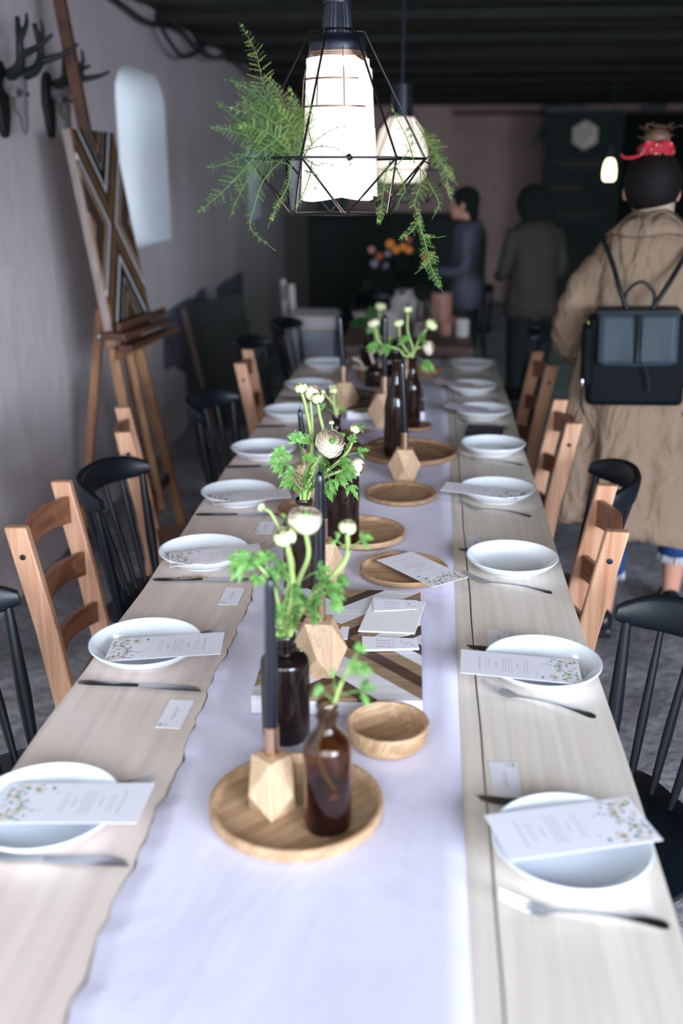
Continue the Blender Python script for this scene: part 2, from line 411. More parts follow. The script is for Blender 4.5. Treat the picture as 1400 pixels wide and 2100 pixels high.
# left wall with three deep openings
def wall_with_openings():
    g = MB(); T = .42; xc = XL-T/2; y0, y1 = 1.2, YB+.2
    ops = [(5.3, 6.27, 1.2, 2.11), (9.0, 9.62, 1.2, 1.93), (11.7, 12.95, 1.2, 1.97)]
    y = y0
    for a, b_, z0, z1 in ops:
        g.box((xc, (y+a)/2, 1.3), (T, a-y, 2.6))
        g.box((xc, (a+b_)/2, z0/2), (T, b_-a, z0)); g.box((xc, (a+b_)/2, (z1+2.6)/2), (T, b_-a, 2.6-z1))
        for (yy, s) in ((a, 1), (b_, -1)):     # arched upper corners
            w_ = .26*(b_-a); h = .17
            poly = [(yy, z1+.01), (yy, z1-h)]+[(yy+s*w_*(1-math.cos(t)), z1-h+h*math.sin(t)) for t in (PI/8, PI/4, 3*PI/8, PI/2)]
            poly += [(yy+s*w_, z1+.01)]
            g.prism(poly, XL-T+.001, XL-.001, T=lambda p: V((p.z, p.x, p.y)))
        y = b_
    g.box((xc, (y+y1)/2, 1.3), (T, y1-y, 2.6))
    return g, ops
g, OPS = wall_with_openings(); struct('wall_left', g, M['wall'], angle=25)
for i, (a, b_, z0, z1) in enumerate(OPS):
    g = MB(); x0, x1 = XL-.40, XL-.003; wd = .26*(b_-a); h = .17; e = .004
    pr = [(a+e, z0+e), (a+e, z1-h)]+[(a+e+wd*(1-math.cos(t)), z1-h+(h-e)*math.sin(t)) for t in (PI/8, PI/4, 3*PI/8, PI/2)]
    pr += [(b_-e-wd*(1-math.cos(t)), z1-h+(h-e)*math.sin(t)) for t in (PI/2, 3*PI/8, PI/4, PI/8)]+[(b_-e, z1-h), (b_-e, z0+e), (a+e, z0+e)]
    g.sheet([[(x0, y_, z_), (x1, y_, z_)] for y_, z_ in pr])
    rv = struct('window_%d' % (i+1), g, M['reveal'], solid=.004)
    f = MB(); yc = (a+b_)/2; xx = XL-.385
    for yy in (a+.03, yc, b_-.03): f.box((xx, yy, (z0+z1)/2), (.03, .03, z1-z0-.03))
    for zz in (z0+.03, (z0+z1)/2, z1-.02): f.box((xx, yc, zz), (.03, b_-a-.03, .03))
    f.build('window_frame', M['white_paint'], rv)
    p = MB(); p.box((xx, yc, (z0+z1)/2), (.004, b_-a-.04, z1-z0-.04)); p.build('window_pane', M['pane'], rv)
g = MB(); g.box((1.2, YB+.1, 1.3), (6.2, .2, 2.6)); struct('wall_back', g, M['wall_back'], angle=30)
g = MB(); g.box((3.7, 6.8, 1.3), (.2, 14.2, 2.6)); struct('wall_right', g, M['wall_back'], angle=30)
g = MB()
y = -.6; random.seed(3)
while y < YB:
    wd = random.uniform(.16, .22); g.box((1.0, y+wd/2, CEIL+.03+random.uniform(0, .012)), (5.3, wd-.008, .04)); y += wd
cl = struct('ceiling', g, M['ceil'], angle=30)
g = MB()
for k in range(14): g.box((1.0, .08+k*1.02, CEIL-.015), (5.2, .13, .05))
g.build('ceiling_beam', M['beam'], cl); cl.children[0]['kind'] = 'stuff' if False else 'structure'
g = MB(); g.box((1.2, 6.8, CEIL+.2), (5.8, 15, .1)); struct('trim_1', g, M['beam'])
g = MB(); g.box((1.2, -.62, 2.33), (6.2, .12, .56)); struct('added_light_cut_lintel', g, M['wall_back'])  # unseen lintel, added to keep daylight off the upper left wall
# header board and full-height dark panel on the back wall
g = MB(); g.box((1.8, YB-.03, 2.31), (3.2, .05, .06)); struct('trim_2', g, M['banner_faint'])
g = MB(); g.box((2.35, YB-.04, 1.15), (1.9, .06, 2.3)); struct('trim_3', g, M['black_cloth'])
# bare stone patches low on the left wall
random.seed(5)
def stone_patch(idx, ylo, yhi, zt):
    g = MB(); top = [(ylo+(yhi-ylo)*k/9, zt(k/9)+random.uniform(-.012, .012)) for k in range(10)]
    bot = [(ylo+(yhi-ylo)*(1-k/5)+random.uniform(-.03, .03), zt(1-k/5)-.42-.1*math.sin(k)) for k in range(6)]
    g.prism(top+bot, XL-.01, XL+.008, T=lambda p: V((p.z, p.x, p.y))); struct('trim_%d' % idx, g, M['stone'], bevel=.004)
stone_patch(4, 5.92, 7.15, lambda t: .79+.04*t)
stone_patch(5, 7.5, 8.6, lambda t: .80+.02*t)

# cable run along the wall head with hanging loops
g = MB(); pts = [(XL+.03, 4.6, 2.395)]+[(XL+.04+.02*math.sin(k), 5.3+k*.45, 2.36-.03*math.sin(k*1.7)) for k in range(9)]
g.tube(curve(pts), .012, 6)
g.tube(curve([(-1.5, 5.9, 2.38), (-1.47, 6.0, 2.28), (-1.46, 6.3, 2.22), (-1.47, 6.7, 2.28), (-1.5, 7.1, 2.37)]), .012, 6)
g.tube(curve([(-1.45, 6.5, 2.38), (-1.42, 6.6, 2.31), (-1.42, 7.0, 2.28), (-1.45, 7.5, 2.36)]), .01, 6)
tag(g.build('electric_cable', M['lamp_black']), 'black electric cable looping along the top of the left wall under the ceiling', 'cable')

# ================================================================ LONG TABLE
TX0, TX1, TY0, TY1, TZ = -.587, .304, .35, 4.83, .75
CRACK = .0945
def wav(y): return -.353+.0024*math.sin(y*31)+.0018*math.sin(y*73+1)+.003*math.sin(y*11+.4)+.0015*math.sin(y*127)+.0008*math.sin(y*311)
table = thing('dining_table', 'long dining table of pale bleached planks with a dark gap between boards', 'table', (0, 2.6, 0))
inv = V((0, -2.6, 0))
def plank_mesh(x0f, x1f, y0, y1, z0, z1, n=200):
    g = MB(); poly = [(x0f(y0+(y1-y0)*k/n), y0+(y1-y0)*k/n) for k in range(n+1)] if n > 1 else [(x0f(y0), y0), (x0f(y1), y1)]
    r = [(x1f(y0+(y1-y0)*(1-k/n)), y0+(y1-y0)*(1-k/n)) for k in range(n+1)] if n > 1 else [(x1f(y1), y1), (x1f(y0), y0)]
    a = poly; b_ = list(reversed(r)); vs = []; fs = []
    for p, q in zip(a, b_): vs += [(p[0], p[1], z1), (q[0], q[1], z1), (q[0], q[1], z0), (p[0], p[1], z0)]
    for i in range(len(a)-1):
        o = i*4
        for e in range(4): fs.append((o+e, o+(e+1) % 4, o+4+(e+1) % 4, o+4+e))
    fs += [(0, 3, 2, 1), tuple(len(vs)-4+e for e in range(4))]
    return g.add(vs, fs).move(inv)
ye = lambda y: TX0+.0025*math.sin(y*4)+.0015*math.sin(y*17)
xe = lambda y: TX1+.002*math.sin(y*5+1)
ck = lambda y: CRACK+.0007*math.sin(y*7)+.0005*math.sin(y*23)
plank_mesh(ye, wav, TY0, TY1, TZ-.035, TZ).build('plank', M['table_pink'], table, angle=50, bevel=.0015)
plank_mesh(lambda y: wav(y)+.0012, lambda y: ck(y)-.0013, TY0, 3.62, TZ-.035, TZ-.001).build('plank', M['table'], table, angle=50)
plank_mesh(lambda y: wav(y)+.0012, lambda y: ck(y)-.0013, 3.624, TY1, TZ-.035, TZ-.001).build('plank', M['table'], table, angle=50)
plank_mesh(lambda y: ck(y)+.0012, xe, TY0, TY1, TZ-.035, TZ).build('plank', M['table'], table, angle=50, bevel=.0015)
g = MB()
for yy in (.7, 2.6, 4.5): g.box((-.14, yy-2.6, TZ-.06), (.8, .09, .045))
g.build('batten', M['wood_leg'], table)
for yy in (.7, 2.6, 4.5):
    for xx in (-.5, .22):
        g = MB(); g.box((xx, yy-2.6, .334), (.07, .07, .668)); g.build('leg', M['wood_leg'], table, bevel=.004)
# runner
n = 260; grid = []
for k in range(n+1):
    y = .38+(4.80-.38)*k/n; row = []
    xl = wav(y)+.0026; xr = .0655-.004*math.sin(y*1.3)
    for j in range(15):
        t = j/14; x = xl+(xr-xl)*t
        z = TZ+.0012+.0011*math.sin(t*9+y*5.2)*math.sin(y*3.1+t*4)+.0008*math.sin(y*17+t*3)
        row.append((x, y, max(z, TZ+.0004)))
    grid.append(row)
g = MB(); g.sheet(grid)
tag(g.build('table_runner', M['linen'], solid=.0012, angle=180), 'long white linen runner with a wavy left edge down the long dining table', 'table runner')
RZ = TZ+.0035   # top of runner

# ================================================================ TABLEWARE
def plate_proto():
    g = MB()
    g.lathe([(.0, .004), (.052, .004), (.0535, 0), (.058, 0), (.060, .004), (.078, .010), (.093, .021), (.0985, .0285), (.1, .030), (.0995, .0318),
             (.097, .0318), (.0915, .0265), (.0785, .0135), (.064, .0085), (.03, .0072), (0, .007)], seg=72)
    return g.build('dinner_plate', M['china'], angle=35)
plate = tag(plate_proto(), 'x', 'plate')
PL = [(-.492, 1.128), (-.492, 1.630), (-.489, 2.105), (-.492, 2.553), (-.500, 3.014), (-.484, 3.546), (-.478, 4.03), (-.46, 4.53)]
PR = [(.193, 1.112), (.207, 1.614), (.191, 2.122), (.189, 2.640), (.204, 3.122), (.195, 3.617), (.172, 4.056), (.186, 4.567)]
for i, (x, y) in enumerate(PL): place(plate, (x, y, TZ+.0003), 0, 'white china plate on the left side of the table, %s from the front' % ORD[i], 'white plates along the left table edge')
for i, (x, y) in enumerate(PR): place(plate, (x, y, TZ+.0003), 0, 'white china plate on the right side of the table, %s from the front' % ORD[i], 'white plates along the right table edge')

# cutlery
def fork_mesh():
    g = MB(); top = []; L = .195
    # tines at -x, handle at +x ; z profile
    def zp(t): return .0035+.012*max(0, math.sin((t-.28)/.72*PI))*.55 if t > .28 else .0035+.017*((.28-t)/.28)**1.5
    prof = [(.17, .0105), (.22, .0125), (.27, .0115), (.31, .006), (.36, .0033), (.5, .003), (.7, .0042), (.85, .0068), (.95, .0085), (.985, .007), (1, .003)]
    rings = []
    for t, wd in prof:
        x = -L/2+t*L; z = zp(t); h = .0011
        rings.append([V((x, -wd, z+.0006)), V((x, -wd*.5, z-h)), V((x, wd*.5, z-h)), V((x, wd, z+.0006)), V((x, wd*.5, z+h)), V((x, -wd*.5, z+h))])
    g.loft(rings)
    for k in range(4):
        yy = (-1.5+k)*.0062; pts = [(-L/2+t*L, yy*(1-.12*(1-t/.2)), zp(t)) for t in (.2, .14, .08, .03, 0)]
        g.tube(pts, [.0016, .0012, .0011, .0010, .0005], 6)
    return g
def knife_mesh():
    g = MB(); L = .215; rings = []
    for t, w0, w1, h in [(0, -.004, .004, .0015), (.02, -.0075, .0075, .003), (.1, -.009, .009, .0036), (.3, -.0075, .0075, .0036), (.47, -.0062, .0062, .0034), (.49, -.0062, .0062, .0030)]:
        x = L/2-t*L; rings.append([V((x, w0, .0036)), V((x, (w0+w1)/2, .0036-h)), V((x, w1, .0036)), V((x, (w0+w1)/2, .0036+h))])
    g.loft(rings); rings = []
    for t, w0, w1, h in [(.49, -.006, .006, .0016), (.6, -.0085, .0085, .0010), (.75, -.0105, .0095, .0009), (.88, -.0095, .0095, .0008), (.96, -.004, .0092, .0006), (1, .0075, .009, .0004)]:
        x = L/2-t*L; rings.append([V((x, w0, .0036)), V((x, (w0+w1)/2, .0036-h)), V((x, w1, .0036)), V((x, (w0+w1)/2, .0036+h))])
    g2 = MB(); g2.loft(rings); return g, g2
fork = tag(fork_mesh().build('fork', M['steel'], angle=50), 'x', 'fork')
kroot = thing('knife', 'x', 'knife'); a, b_ = knife_mesh(); a.build('handle', M['steel'], kroot, angle=50); b_.build('blade', M['steel'], kroot, angle=30)
def lay(proto, tip, end, label, group, z=TZ+.0004, tilt=0):
    """tip = tines / blade tip, end = handle end (px on the table plane)"""
    a = onz(*tip, TZ); b_ = onz(*end, TZ); d = b_-a; c = (a+b_)/2
    return place(proto, (c.x, c.y, z), math.atan2(d.y, d.x), label, group)
def lay_c(proto, cx, cy, rz, label, group, z=TZ+.0004): return place(proto, (cx, cy, z), rz, label, group)
fg = 'forks laid beside the plates'; kg = 'knives laid beside the plates'
FR = [((1028, 1862), (1362, 1905)), ((988, 1414), (1220, 1476)), ((948, 1189), (1130, 1220)), ((941, 1040), (1086, 1062)), ((945, 941), (1073, 957)), ((934, 866), (1045, 882)), ((925, 812), (1030, 824))]
for i, (t, e) in enumerate(FR):
    lay(fork, t, e, 'steel fork on the bare boards in front of the %s right-hand plate' % ORD[i], fg)
for i, yy in enumerate((1.215, 1.716, 2.191, 2.638)):
    lay_c(fork, -.462, yy, PI+.06, 'steel fork poking out behind the %s left-hand plate' % ORD[i], fg)
KL = [((232, 1772), (-40, 1760)), ((410, 1417), (165, 1403)), ((515, 1191), (320, 1192)), ((565, 1057), (412, 1058)), ((600, 956), (473, 960)), ((640, 874), (535, 877))]
for i, (t, e) in enumerate(KL):
    lay(kroot, t, e, 'steel knife on the boards in front of the %s left-hand plate' % ORD[i], kg)
lay_c(kroot, -.47, 3.86, PI, 'steel knife in front of the seventh left-hand plate', kg)
for i, (tx, ty) in enumerate(((976, 1643), (957, 1331), (938, 1130), (935, 1000))):
    a = onz(tx, ty, TZ); lay_c(kroot, a.x+.106, a.y-.008, -.075, 'steel knife mostly tucked behind the %s right-hand plate' % ORD[i], kg)

# printed cards
def leafquad(g, cx, cy, a, l, w_, z, m):
    ca, sa = math.cos(a), math.sin(a); pts = []
    for (u, v) in ((-l, 0), (-l*.3, w_), (l*.4, w_*.8), (l, 0), (l*.4, -w_*.8), (-l*.3, -w_)): pts.append((cx+u*ca-v*sa, cy+u*sa+v*ca, z))
    g.add(pts, [tuple(range(6))], m)
def clipdot(v, lo, hi): return max(lo, min(hi, v))
PRM = ['pr_green', 'pr_sage', 'pr_peach', 'pr_blue']
def menu_proto(name, L, W, cmat, seed, flip=False):
    """blank end at -x, flowers at +x"""
    root = thing(name, 'x', 'menu card'); rnd = random.Random(seed)
    g = MB(); n = 12
    g.box((0, 0, 0), (L, W, .0007)); g.build('card', cmat, root)
    f = MB()
    for k in range(120):
        x = L/2*.96-abs(rnd.gauss(0, .024)); y = rnd.uniform(-W/2*.92, W/2*.92)
        if x < L*.05: continue
        if rnd.random() < .35 and abs(y) < W*.25: continue
        m = rnd.choices([0, 1, 2, 3], [.30, .36, .22, .12])[0]
        l = rnd.uniform(.0018, .0052)*(1.5 if m == 2 else 1)
        leafquad(f, clipdot(x, -L/2+.006, L/2-.006), clipdot(y, -W/2+.006, W/2-.006), rnd.uniform(0, PI), l, l*rnd.uniform(.3, .6), .00045+.00004*rnd.random(), m)
    for (u, v) in ((.33, .18), (.40, -.15), (.28, -.32), (.43, .33)):      # painted roses
        for r_, m in ((.0085, 2), (.005, 1), (.0028, 0)): leafquad(f, L*u, W*v, u*9, r_, r_*.75, .0005+.00003*(9-r_*1000), m)
    f.build('flower_print', [M[q] for q in PRM], root, angle=180)
    t = MB()
    for (xx, ww, n_) in ((-L*.34, .30, 1), (-L*.285, .22, 2), (-L*.20, .12, 1), (-L*.145, .30, 4), (-L*.02, .12, 1), (L*.035, .26, 2)):
        for q in range(n_):
            x = xx+q*L*.024; y = -ww*W*rnd.uniform(.85, 1)
            while y < ww*W:
                l = rnd.uniform(.003, .008); e = min(y+l, ww*W); h = .0005 if n_ > 1 else .0009
                t.add([(x-h, y, .00045), (x+h, y, .00045), (x+h, e, .00045), (x-h, e, .00045)], [(0, 1, 2, 3)], 0); y = e+.0016
    t.build('text_print', M['ink'], root, angle=180)
    return root
menu = menu_proto('menu_card', .20, .095, M['card'], 1)
def put_card(proto, corners, zs, label, group=None, flip=False, lift=.0):
    """corners px: blank-end top, flower-end top, flower-end bottom, blank-end bottom"""
    P = [onz(c[0], c[1], z) for c, z in zip(corners, zs)]
    c = (P[0]+P[1]+P[2]+P[3])/4; x = ((P[1]+P[2])-(P[0]+P[3])).normalized(); y = ((P[0]+P[1])-(P[2]+P[3])); y = (y-x*y.dot(x)).normalized()
    z = x.cross(y)
    if z.z < 0: y = -y; z = -z
    R = Matrix((x, y, z)).transposed()
    return place(proto, c+V((0, 0, lift)), 0, label, group, rot=R.to_euler())
mg = 'menu cards on the plates'
rz_, lo_ = .7845, .768
put_card(menu, [(304, 1604), (60, 1604), (-10, 1690), (232, 1690)], (.7875, .7765, .7815, .7875), 'white menu card printed with green leaves on the nearest left-hand plate', mg)
put_card(menu, [(447, 1297), (263, 1305), (222, 1360), (425, 1343)], (.7875, .7765, .7815, .7875), 'white flower-printed menu card on the second left-hand plate', mg)
put_card(menu, [(529, 1113), (372, 1133), (352, 1161), (512, 1146)], (.7875, .7765, .7815, .7875), 'white flower-printed menu card on the third left-hand plate', mg)
put_card(menu, [(588, 998), (460, 1014), (438, 1034), (572, 1025)], (.7875, .7765, .7815, .7875), 'white menu card on the fourth left-hand plate', mg)
put_card(menu, [(1002, 1668), (1280, 1632), (1347, 1728), (1055, 1768)], (.7845, .7845, .7845, .7845), 'large-looking menu card lying across the rim of the nearest right-hand plate', mg)
put_card(menu, [(950, 1331), (1164, 1352), (1188, 1405), (966, 1383)], (.7875, .7765, .7815, .7875), 'white flower-printed menu card leaning on the second right-hand plate', mg)
put_card(menu, [(916, 986), (1050, 1003), (1058, 1027), (922, 1010)], (.7875, .7765, .7815, .7875), 'white menu card sticking out of the fourth right-hand plate', mg)
flat = MB(); flat.box((0, 0, 0), (.15, .085, .0008))
c5 = tag(flat.build('menu_card', M['lav_card']), 'pale lavender card lying flat inside the fifth left-hand plate', 'menu card', mg)
c5.location = (-.50, 3.01, .7605); c5.rotation_euler = (0, 0, .2)
c6 = c5.copy(); COL.objects.link(c6); c6['label'] = 'lavender card resting on the left rim of the sixth right-hand plate'; c6.location = (.135, 3.60, .786); c6.rotation_euler = (0, .09, -.25)
flat2 = MB(); flat2.box((0, 0, 0), (.15, .085, .0008))
c7 = tag(flat2.build('menu_card', M['pink_card']), 'pale pink card resting on the left rim of the seventh right-hand plate', 'menu card', mg); c7.location = (.10, 4.05, .786); c7.rotation_euler = (0, .09, -.15)
c8 = c5.copy(); COL.objects.link(c8); c8['label'] = 'lavender card lying in the farthest right-hand plate'; c8.location = (.18, 4.567, .7605); c8.rotation_euler = (0, 0, .0)

# place cards (long side along the table)
def place_card_proto(seed):
    root = thing('place_card', 'x', 'place card'); rnd = random.Random(seed)
    g = MB(); g.box((0, 0, .0004), (.04, .09, .0006)); g.build('card', M['card'], root)
    f = MB()
    for k in range(16):
        leafquad(f, clipdot(.018-abs(rnd.gauss(0, .008)), -.016, .016), clipdot(.042-abs(rnd.gauss(0, .008)), -.04, .04), rnd.uniform(0, PI), rnd.uniform(.001, .0026), .0009, .00078, rnd.choice([0, 1, 3, 2]))
    f.build('flower_print', [M[q] for q in PRM], root, angle=180)
    t = MB(); pts = [(.003*math.sin(k*2.1)+.0015*math.sin(k*.9), -.02+k*.0022, .0008) for k in range(18)]
    t.tube(curve(pts, 4), .00022, 4); t.build('script_print', M['ink_dark'], root)
    return root
pcs = [place_card_proto(11), place_card_proto(12)]
pg = 'small place cards beside the plates'
def pc(k, x, y, rz, label): return place(pcs[k % 2], (x, y, TZ+.0003), rz, label, pg)
pc(0, -.391, 1.43, PI-.02, 'small white place card on the left boards nearest the camera')
a = onz(475, 1223); pc(1, a.x, a.y, PI, 'small white place card left of the runner behind the bread crumbs')
a = onz(545, 1082); pc(0, a.x, a.y, PI, 'small white place card left of the runner in front of the fourth plate')
a = onz(590, 975); pc(1, a.x, a.y+.01, PI, 'small white place card half hidden behind the leafy bouquet on the left')
a = onz(1036, 1599); pc(0, a.x, a.y, .03, 'small white place card behind the nearest right-hand plate')
a = onz(1022, 1306); pc(1, a.x, a.y-.015, .03, 'small white place card tucked behind the second right-hand plate')
a = onz(976, 1115); pc(0, a.x, a.y, .02, 'small white place card tucked behind the third right-hand plate')
a = onz(962, 990); pc(1, a.x, a.y, .02, 'small white place card behind the fourth right-hand plate')
# charcoal booklet
a = onz(993, 888); g = MB(); g.box((0, 0, .004), (.125, .17, .008)); bk = tag(g.build('booklet', M['lav_card'], loc=(a.x, a.y-.01, TZ+.0005), rot=(0, 0, -.12), bevel=.001), 'thin charcoal booklet behind the fifth right-hand plate', 'book')
g = MB(); g.box((0, .004, .0088), (.125, .155, .0016)); g.build('cover', M['book'], bk)
# crumbs
random.seed(8); g = MB(); a = onz(395, 1190)
for k in range(60):
    r = random.uniform(.001, .0028); g.ell((random.gauss(0, .022), random.gauss(0, .006), r*.6), (r, r, r*.6), seg=6, rings=4)
tag(g.build('bread_crumbs', M['kraft'], loc=(a.x, a.y+.012, TZ+.0005)), 'tan crumbs scattered by the knife in front of the third left-hand plate', 'crumbs', kind='stuff')

# ================================================================ WOODEN TRAYS, BOWLS
def tray(cx, cy, r, h, label, mat='oak', z=RZ, rz=0, name='wooden_tray', grp='round wooden trays along the runner'):
    g = MB(); t = .007
    g.lathe([(0, 0), (r-.006, 0), (r, .004), (r+.001, h-.002), (r-.001, h), (r-t+.002, h), (r-t, h-.002), (r-t-.003, .008), (r-t-.008, .006), (0, .006)], seg=72)
    return tag(g.build(name, M[mat], loc=(cx, cy, z), rot=(0, 0, rz), angle=45), label, 'tray', grp)
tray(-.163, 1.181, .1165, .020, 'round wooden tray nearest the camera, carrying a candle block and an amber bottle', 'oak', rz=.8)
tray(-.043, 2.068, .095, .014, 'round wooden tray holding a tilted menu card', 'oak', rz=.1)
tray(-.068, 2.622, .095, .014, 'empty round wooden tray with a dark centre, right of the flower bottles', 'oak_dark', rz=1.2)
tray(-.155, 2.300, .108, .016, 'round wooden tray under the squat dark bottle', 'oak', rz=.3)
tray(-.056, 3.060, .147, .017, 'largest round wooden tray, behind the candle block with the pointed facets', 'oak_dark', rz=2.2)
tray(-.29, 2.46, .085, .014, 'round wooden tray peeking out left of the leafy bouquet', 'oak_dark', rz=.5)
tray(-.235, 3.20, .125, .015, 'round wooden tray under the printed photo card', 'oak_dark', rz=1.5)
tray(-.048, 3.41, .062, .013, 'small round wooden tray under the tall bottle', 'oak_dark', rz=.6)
def bowl(cx, cy, r, h, label, mat='oak', rz=0):
    g = MB(); t = .006
    g.lathe([(0, 0), (r*.72, 0), (r*.84, .004), (r*.95, h*.35), (r, h-.002), (r-.001, h), (r-t+.001, h), (r-t, h-.002), (r*.88, h*.4), (r*.78, .011), (r*.6, .007), (0, .006)], seg=64)
    return tag(g.build('wooden_bowl', M[mat], loc=(cx, cy, RZ), rot=(0, 0, rz), angle=45), label, 'bowl', 'turned wooden bowls')
bowl(-.048, 1.362, .0625, .040, 'small turned oak bowl behind the nearest tray', 'oak', .7)
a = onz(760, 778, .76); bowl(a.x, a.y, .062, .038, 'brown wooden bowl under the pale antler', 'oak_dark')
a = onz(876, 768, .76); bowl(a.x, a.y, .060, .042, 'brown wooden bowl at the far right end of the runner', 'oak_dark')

# chevron boards
def clip(poly, f, c):   # keep f(p) >= c
    out = []
    for i in range(len(poly)):
        p, q = poly[i], poly[(i+1) % len(poly)]; a, b_ = f(p)-c, f(q)-c
        if a >= 0: out.append(p)
        if (a >= 0) != (b_ >= 0):
            t = a/(a-b_); out.append((p[0]+(q[0]-p[0])*t, p[1]+(q[1]-p[1])*t))
    return out
def chevron(W, H, xc, centres, k, bands, z0, z1, inset=0.0006):
    """bands: (from, to, material index) of t=|y-yc|-k|x-xc| ; one or more mirrored diamonds"""
    g = MB(); edges = [-H/2]+[(a+b_)/2 for a, b_ in zip(centres, centres[1:])]+[H/2]
    for ci, yc in enumerate(centres):
        lo, hi = edges[ci], edges[ci+1]
        for sx in (-1, 1):
            for sy in (-1, 1):
                xa, xb = (xc, W/2) if sx > 0 else (-W/2, xc); ya, yb = (yc, hi) if sy > 0 else (lo, yc)
                if xb <= xa or yb <= ya: continue
                f = lambda p: sy*(p[1]-yc)-k*sx*(p[0]-xc)
                for t0, t1, mi in bands:
                    po = [(xa, ya), (xb, ya), (xb, yb), (xa, yb)]
                    po = clip(po, f, t0+inset); po = clip(po, lambda p: -f(p), -t1+inset) if len(po) > 2 else []
                    if len(po) > 2: g.prism(po, z0, z1, mi)
    return g
CHM = [M['ch_white'], M['ch_mid'], M['ch_dark'], M['ch_black'], M['ch_gloss'], M['ch_grey']]
def board(name, corner_c, W, H, rz, label, xc, bands, k):
    root = thing(name, label, 'wall panel', corner_c, rz, 'chevron lath panels lying on the runner')
    g = MB(); g.box((0, 0, .013), (W, H, .024)); g.build('frame', M['ch_white'], root)
    chevron(W-.001, H-.001, xc, [.0], k, bands, .0252, .031).build('inlay', CHM, root, angle=30)
    return root
w1 = .024
B1 = [(-.30, -.26, 0), (-.26, -.22, 1), (-.22, -.18, 0), (-.18, -.14, 0), (-.14, -.10, 2), (-.10, -.06, 0), (-.06, -.02, 1), (-.02, .018, 2), (.018, .058, 1), (.058, .10, 0), (.10, .14, 0), (.14, .175, 2), (.175, .30, 1)]
board('chevron_panel', (-.137, 1.665, RZ), .272, .45, .02, 'white and brown chevron lath panel on the runner under the stationery cards', -.012, B1, 1.1)
seq2 = [2, 3, 1, 2, 0, 3, 2, 1, 3, 1, 2, 3, 0, 2, 1, 3]
B2 = [(-.2+i*w1*1.1, -.2+(i+1)*w1*1.1, mi) for i, mi in enumerate(seq2)]
board('chevron_panel', (-.155, 3.74, RZ), .272, .45, .03, 'darker brown chevron lath panel farther down the runner between the candle blocks', 0.0, B2, .7)
BZ = RZ+.0315
# stationery on the board
def flatcard(name, corners, z, mat, label, cat, thick=.0009, deco=True, group='stationery on the chevron panel'):
    P = [onz(px, py, z) for px, py in corners]; c = sum(P, V())/4; root = thing(name, label, cat, c, 0, group)
    g = MB(); vs = [p-c for p in P]; vs = [v for v in vs]+[v+V((0, 0, thick)) for v in vs]
    g.add(vs, [(3, 2, 1, 0), (4, 5, 6, 7), (0, 1, 5, 4), (1, 2, 6, 5), (2, 3, 7, 6), (3, 0, 4, 7)]); g.build('card', M[mat], root)
    if deco:
        ex = (P[1]-P[0]); ey = (P[3]-P[0]); q = lambda u, v: P[0]-c+ex*u+ey*v+V((0, 0, thick+.0003))
        f = MB(); rnd = random.Random(len(label))
        for k in range(18):
            p = q(.70+rnd.random()*.25, .1+.8*rnd.random()); leafquad(f, p.x, p.y, rnd.uniform(0, PI), rnd.uniform(.0012, .003), .001, p.z, rnd.choice([0, 1, 1, 3, 2]))
        f.build('flower_print', [M[s_] for s_ in PRM], root, angle=180)
        t = MB()
        for r in range(3):
            u = .25
            while u < .48:
                e = u+rnd.uniform(.02, .06); v = .25+r*.22
                t.add([q(u, v), q(e, v), q(e, v+.06), q(u, v+.06)], [(0, 1, 2, 3)]); u = e+.015
        t.add([q(.56, .08), q(.565, .08), q(.565, .92), q(.56, .92)], [(0, 1, 2, 3)])
        t.build('text_print', M['ink'], root, angle=180)
    return root
flatcard('envelope', [(766, 1226), (872, 1237), (850, 1301), (734, 1296)], BZ, 'envelope', 'square ivory envelope on the chevron panel', 'envelope', .003, False)
flatcard('invitation_card', [(764, 1229), (855, 1232), (856, 1250), (767, 1254)], BZ+.0035, 'card', 'narrow printed card lying on the square ivory envelope', 'card', .0012)
flatcard('envelope', [(778, 1300), (840, 1302), (800, 1311), (760, 1311)], BZ, 'envelope', 'white flap of an envelope sliding out below the square envelope', 'envelope', .0012, False)
flatcard('invitation_card', [(742, 1308), (855, 1313), (859, 1333), (743, 1336)], BZ+.002, 'card', 'narrow printed card in front of the square envelope on the chevron panel', 'card', .0035)
flatcard('invitation_card', [(700, 1286), (716, 1286), (712, 1312), (690, 1310)], BZ, 'card', 'small blank white card just right of the large candle block on the panel', 'card', .0012, False)
# menu on the tray (own thing)
put_card(menu, [(840, 1133), (950, 1184), (896, 1203), (777, 1147)], (.771, .777, .775, .771), 'flower-printed menu card lying across the round tray and the runner edge', 'menu cards on the plates')
g = MB(); base = onz(800, 1140, .77); pts = [onz(x, y, z)-base for x, y, z in ((785, 1150, .77), (772, 1138, .772), (776, 1130, .765), (800, 1127, .762), (830, 1131, .764), (826, 1134, .766), (812, 1138, .769), (806, 1143, .771))]
tag(g.tube(curve(pts, 6), .0006, 5).build('loose_thread', M['thread'], loc=base), 'thin grey thread curling beside the menu card on the round tray', 'thread')
flatcard('photo_card', [(720, 893), (778, 884), (792, 892), (742, 912)], .772, 'lav_card', 'dark printed photo card on a round tray in the middle distance', 'card', .001, False)
o = flatcard('photo_card', [(632, 905), (690, 882), (712, 884), (660, 915)], .771, 'book', 'dark photo card behind the black candle in the middle distance', 'card', .001, False)

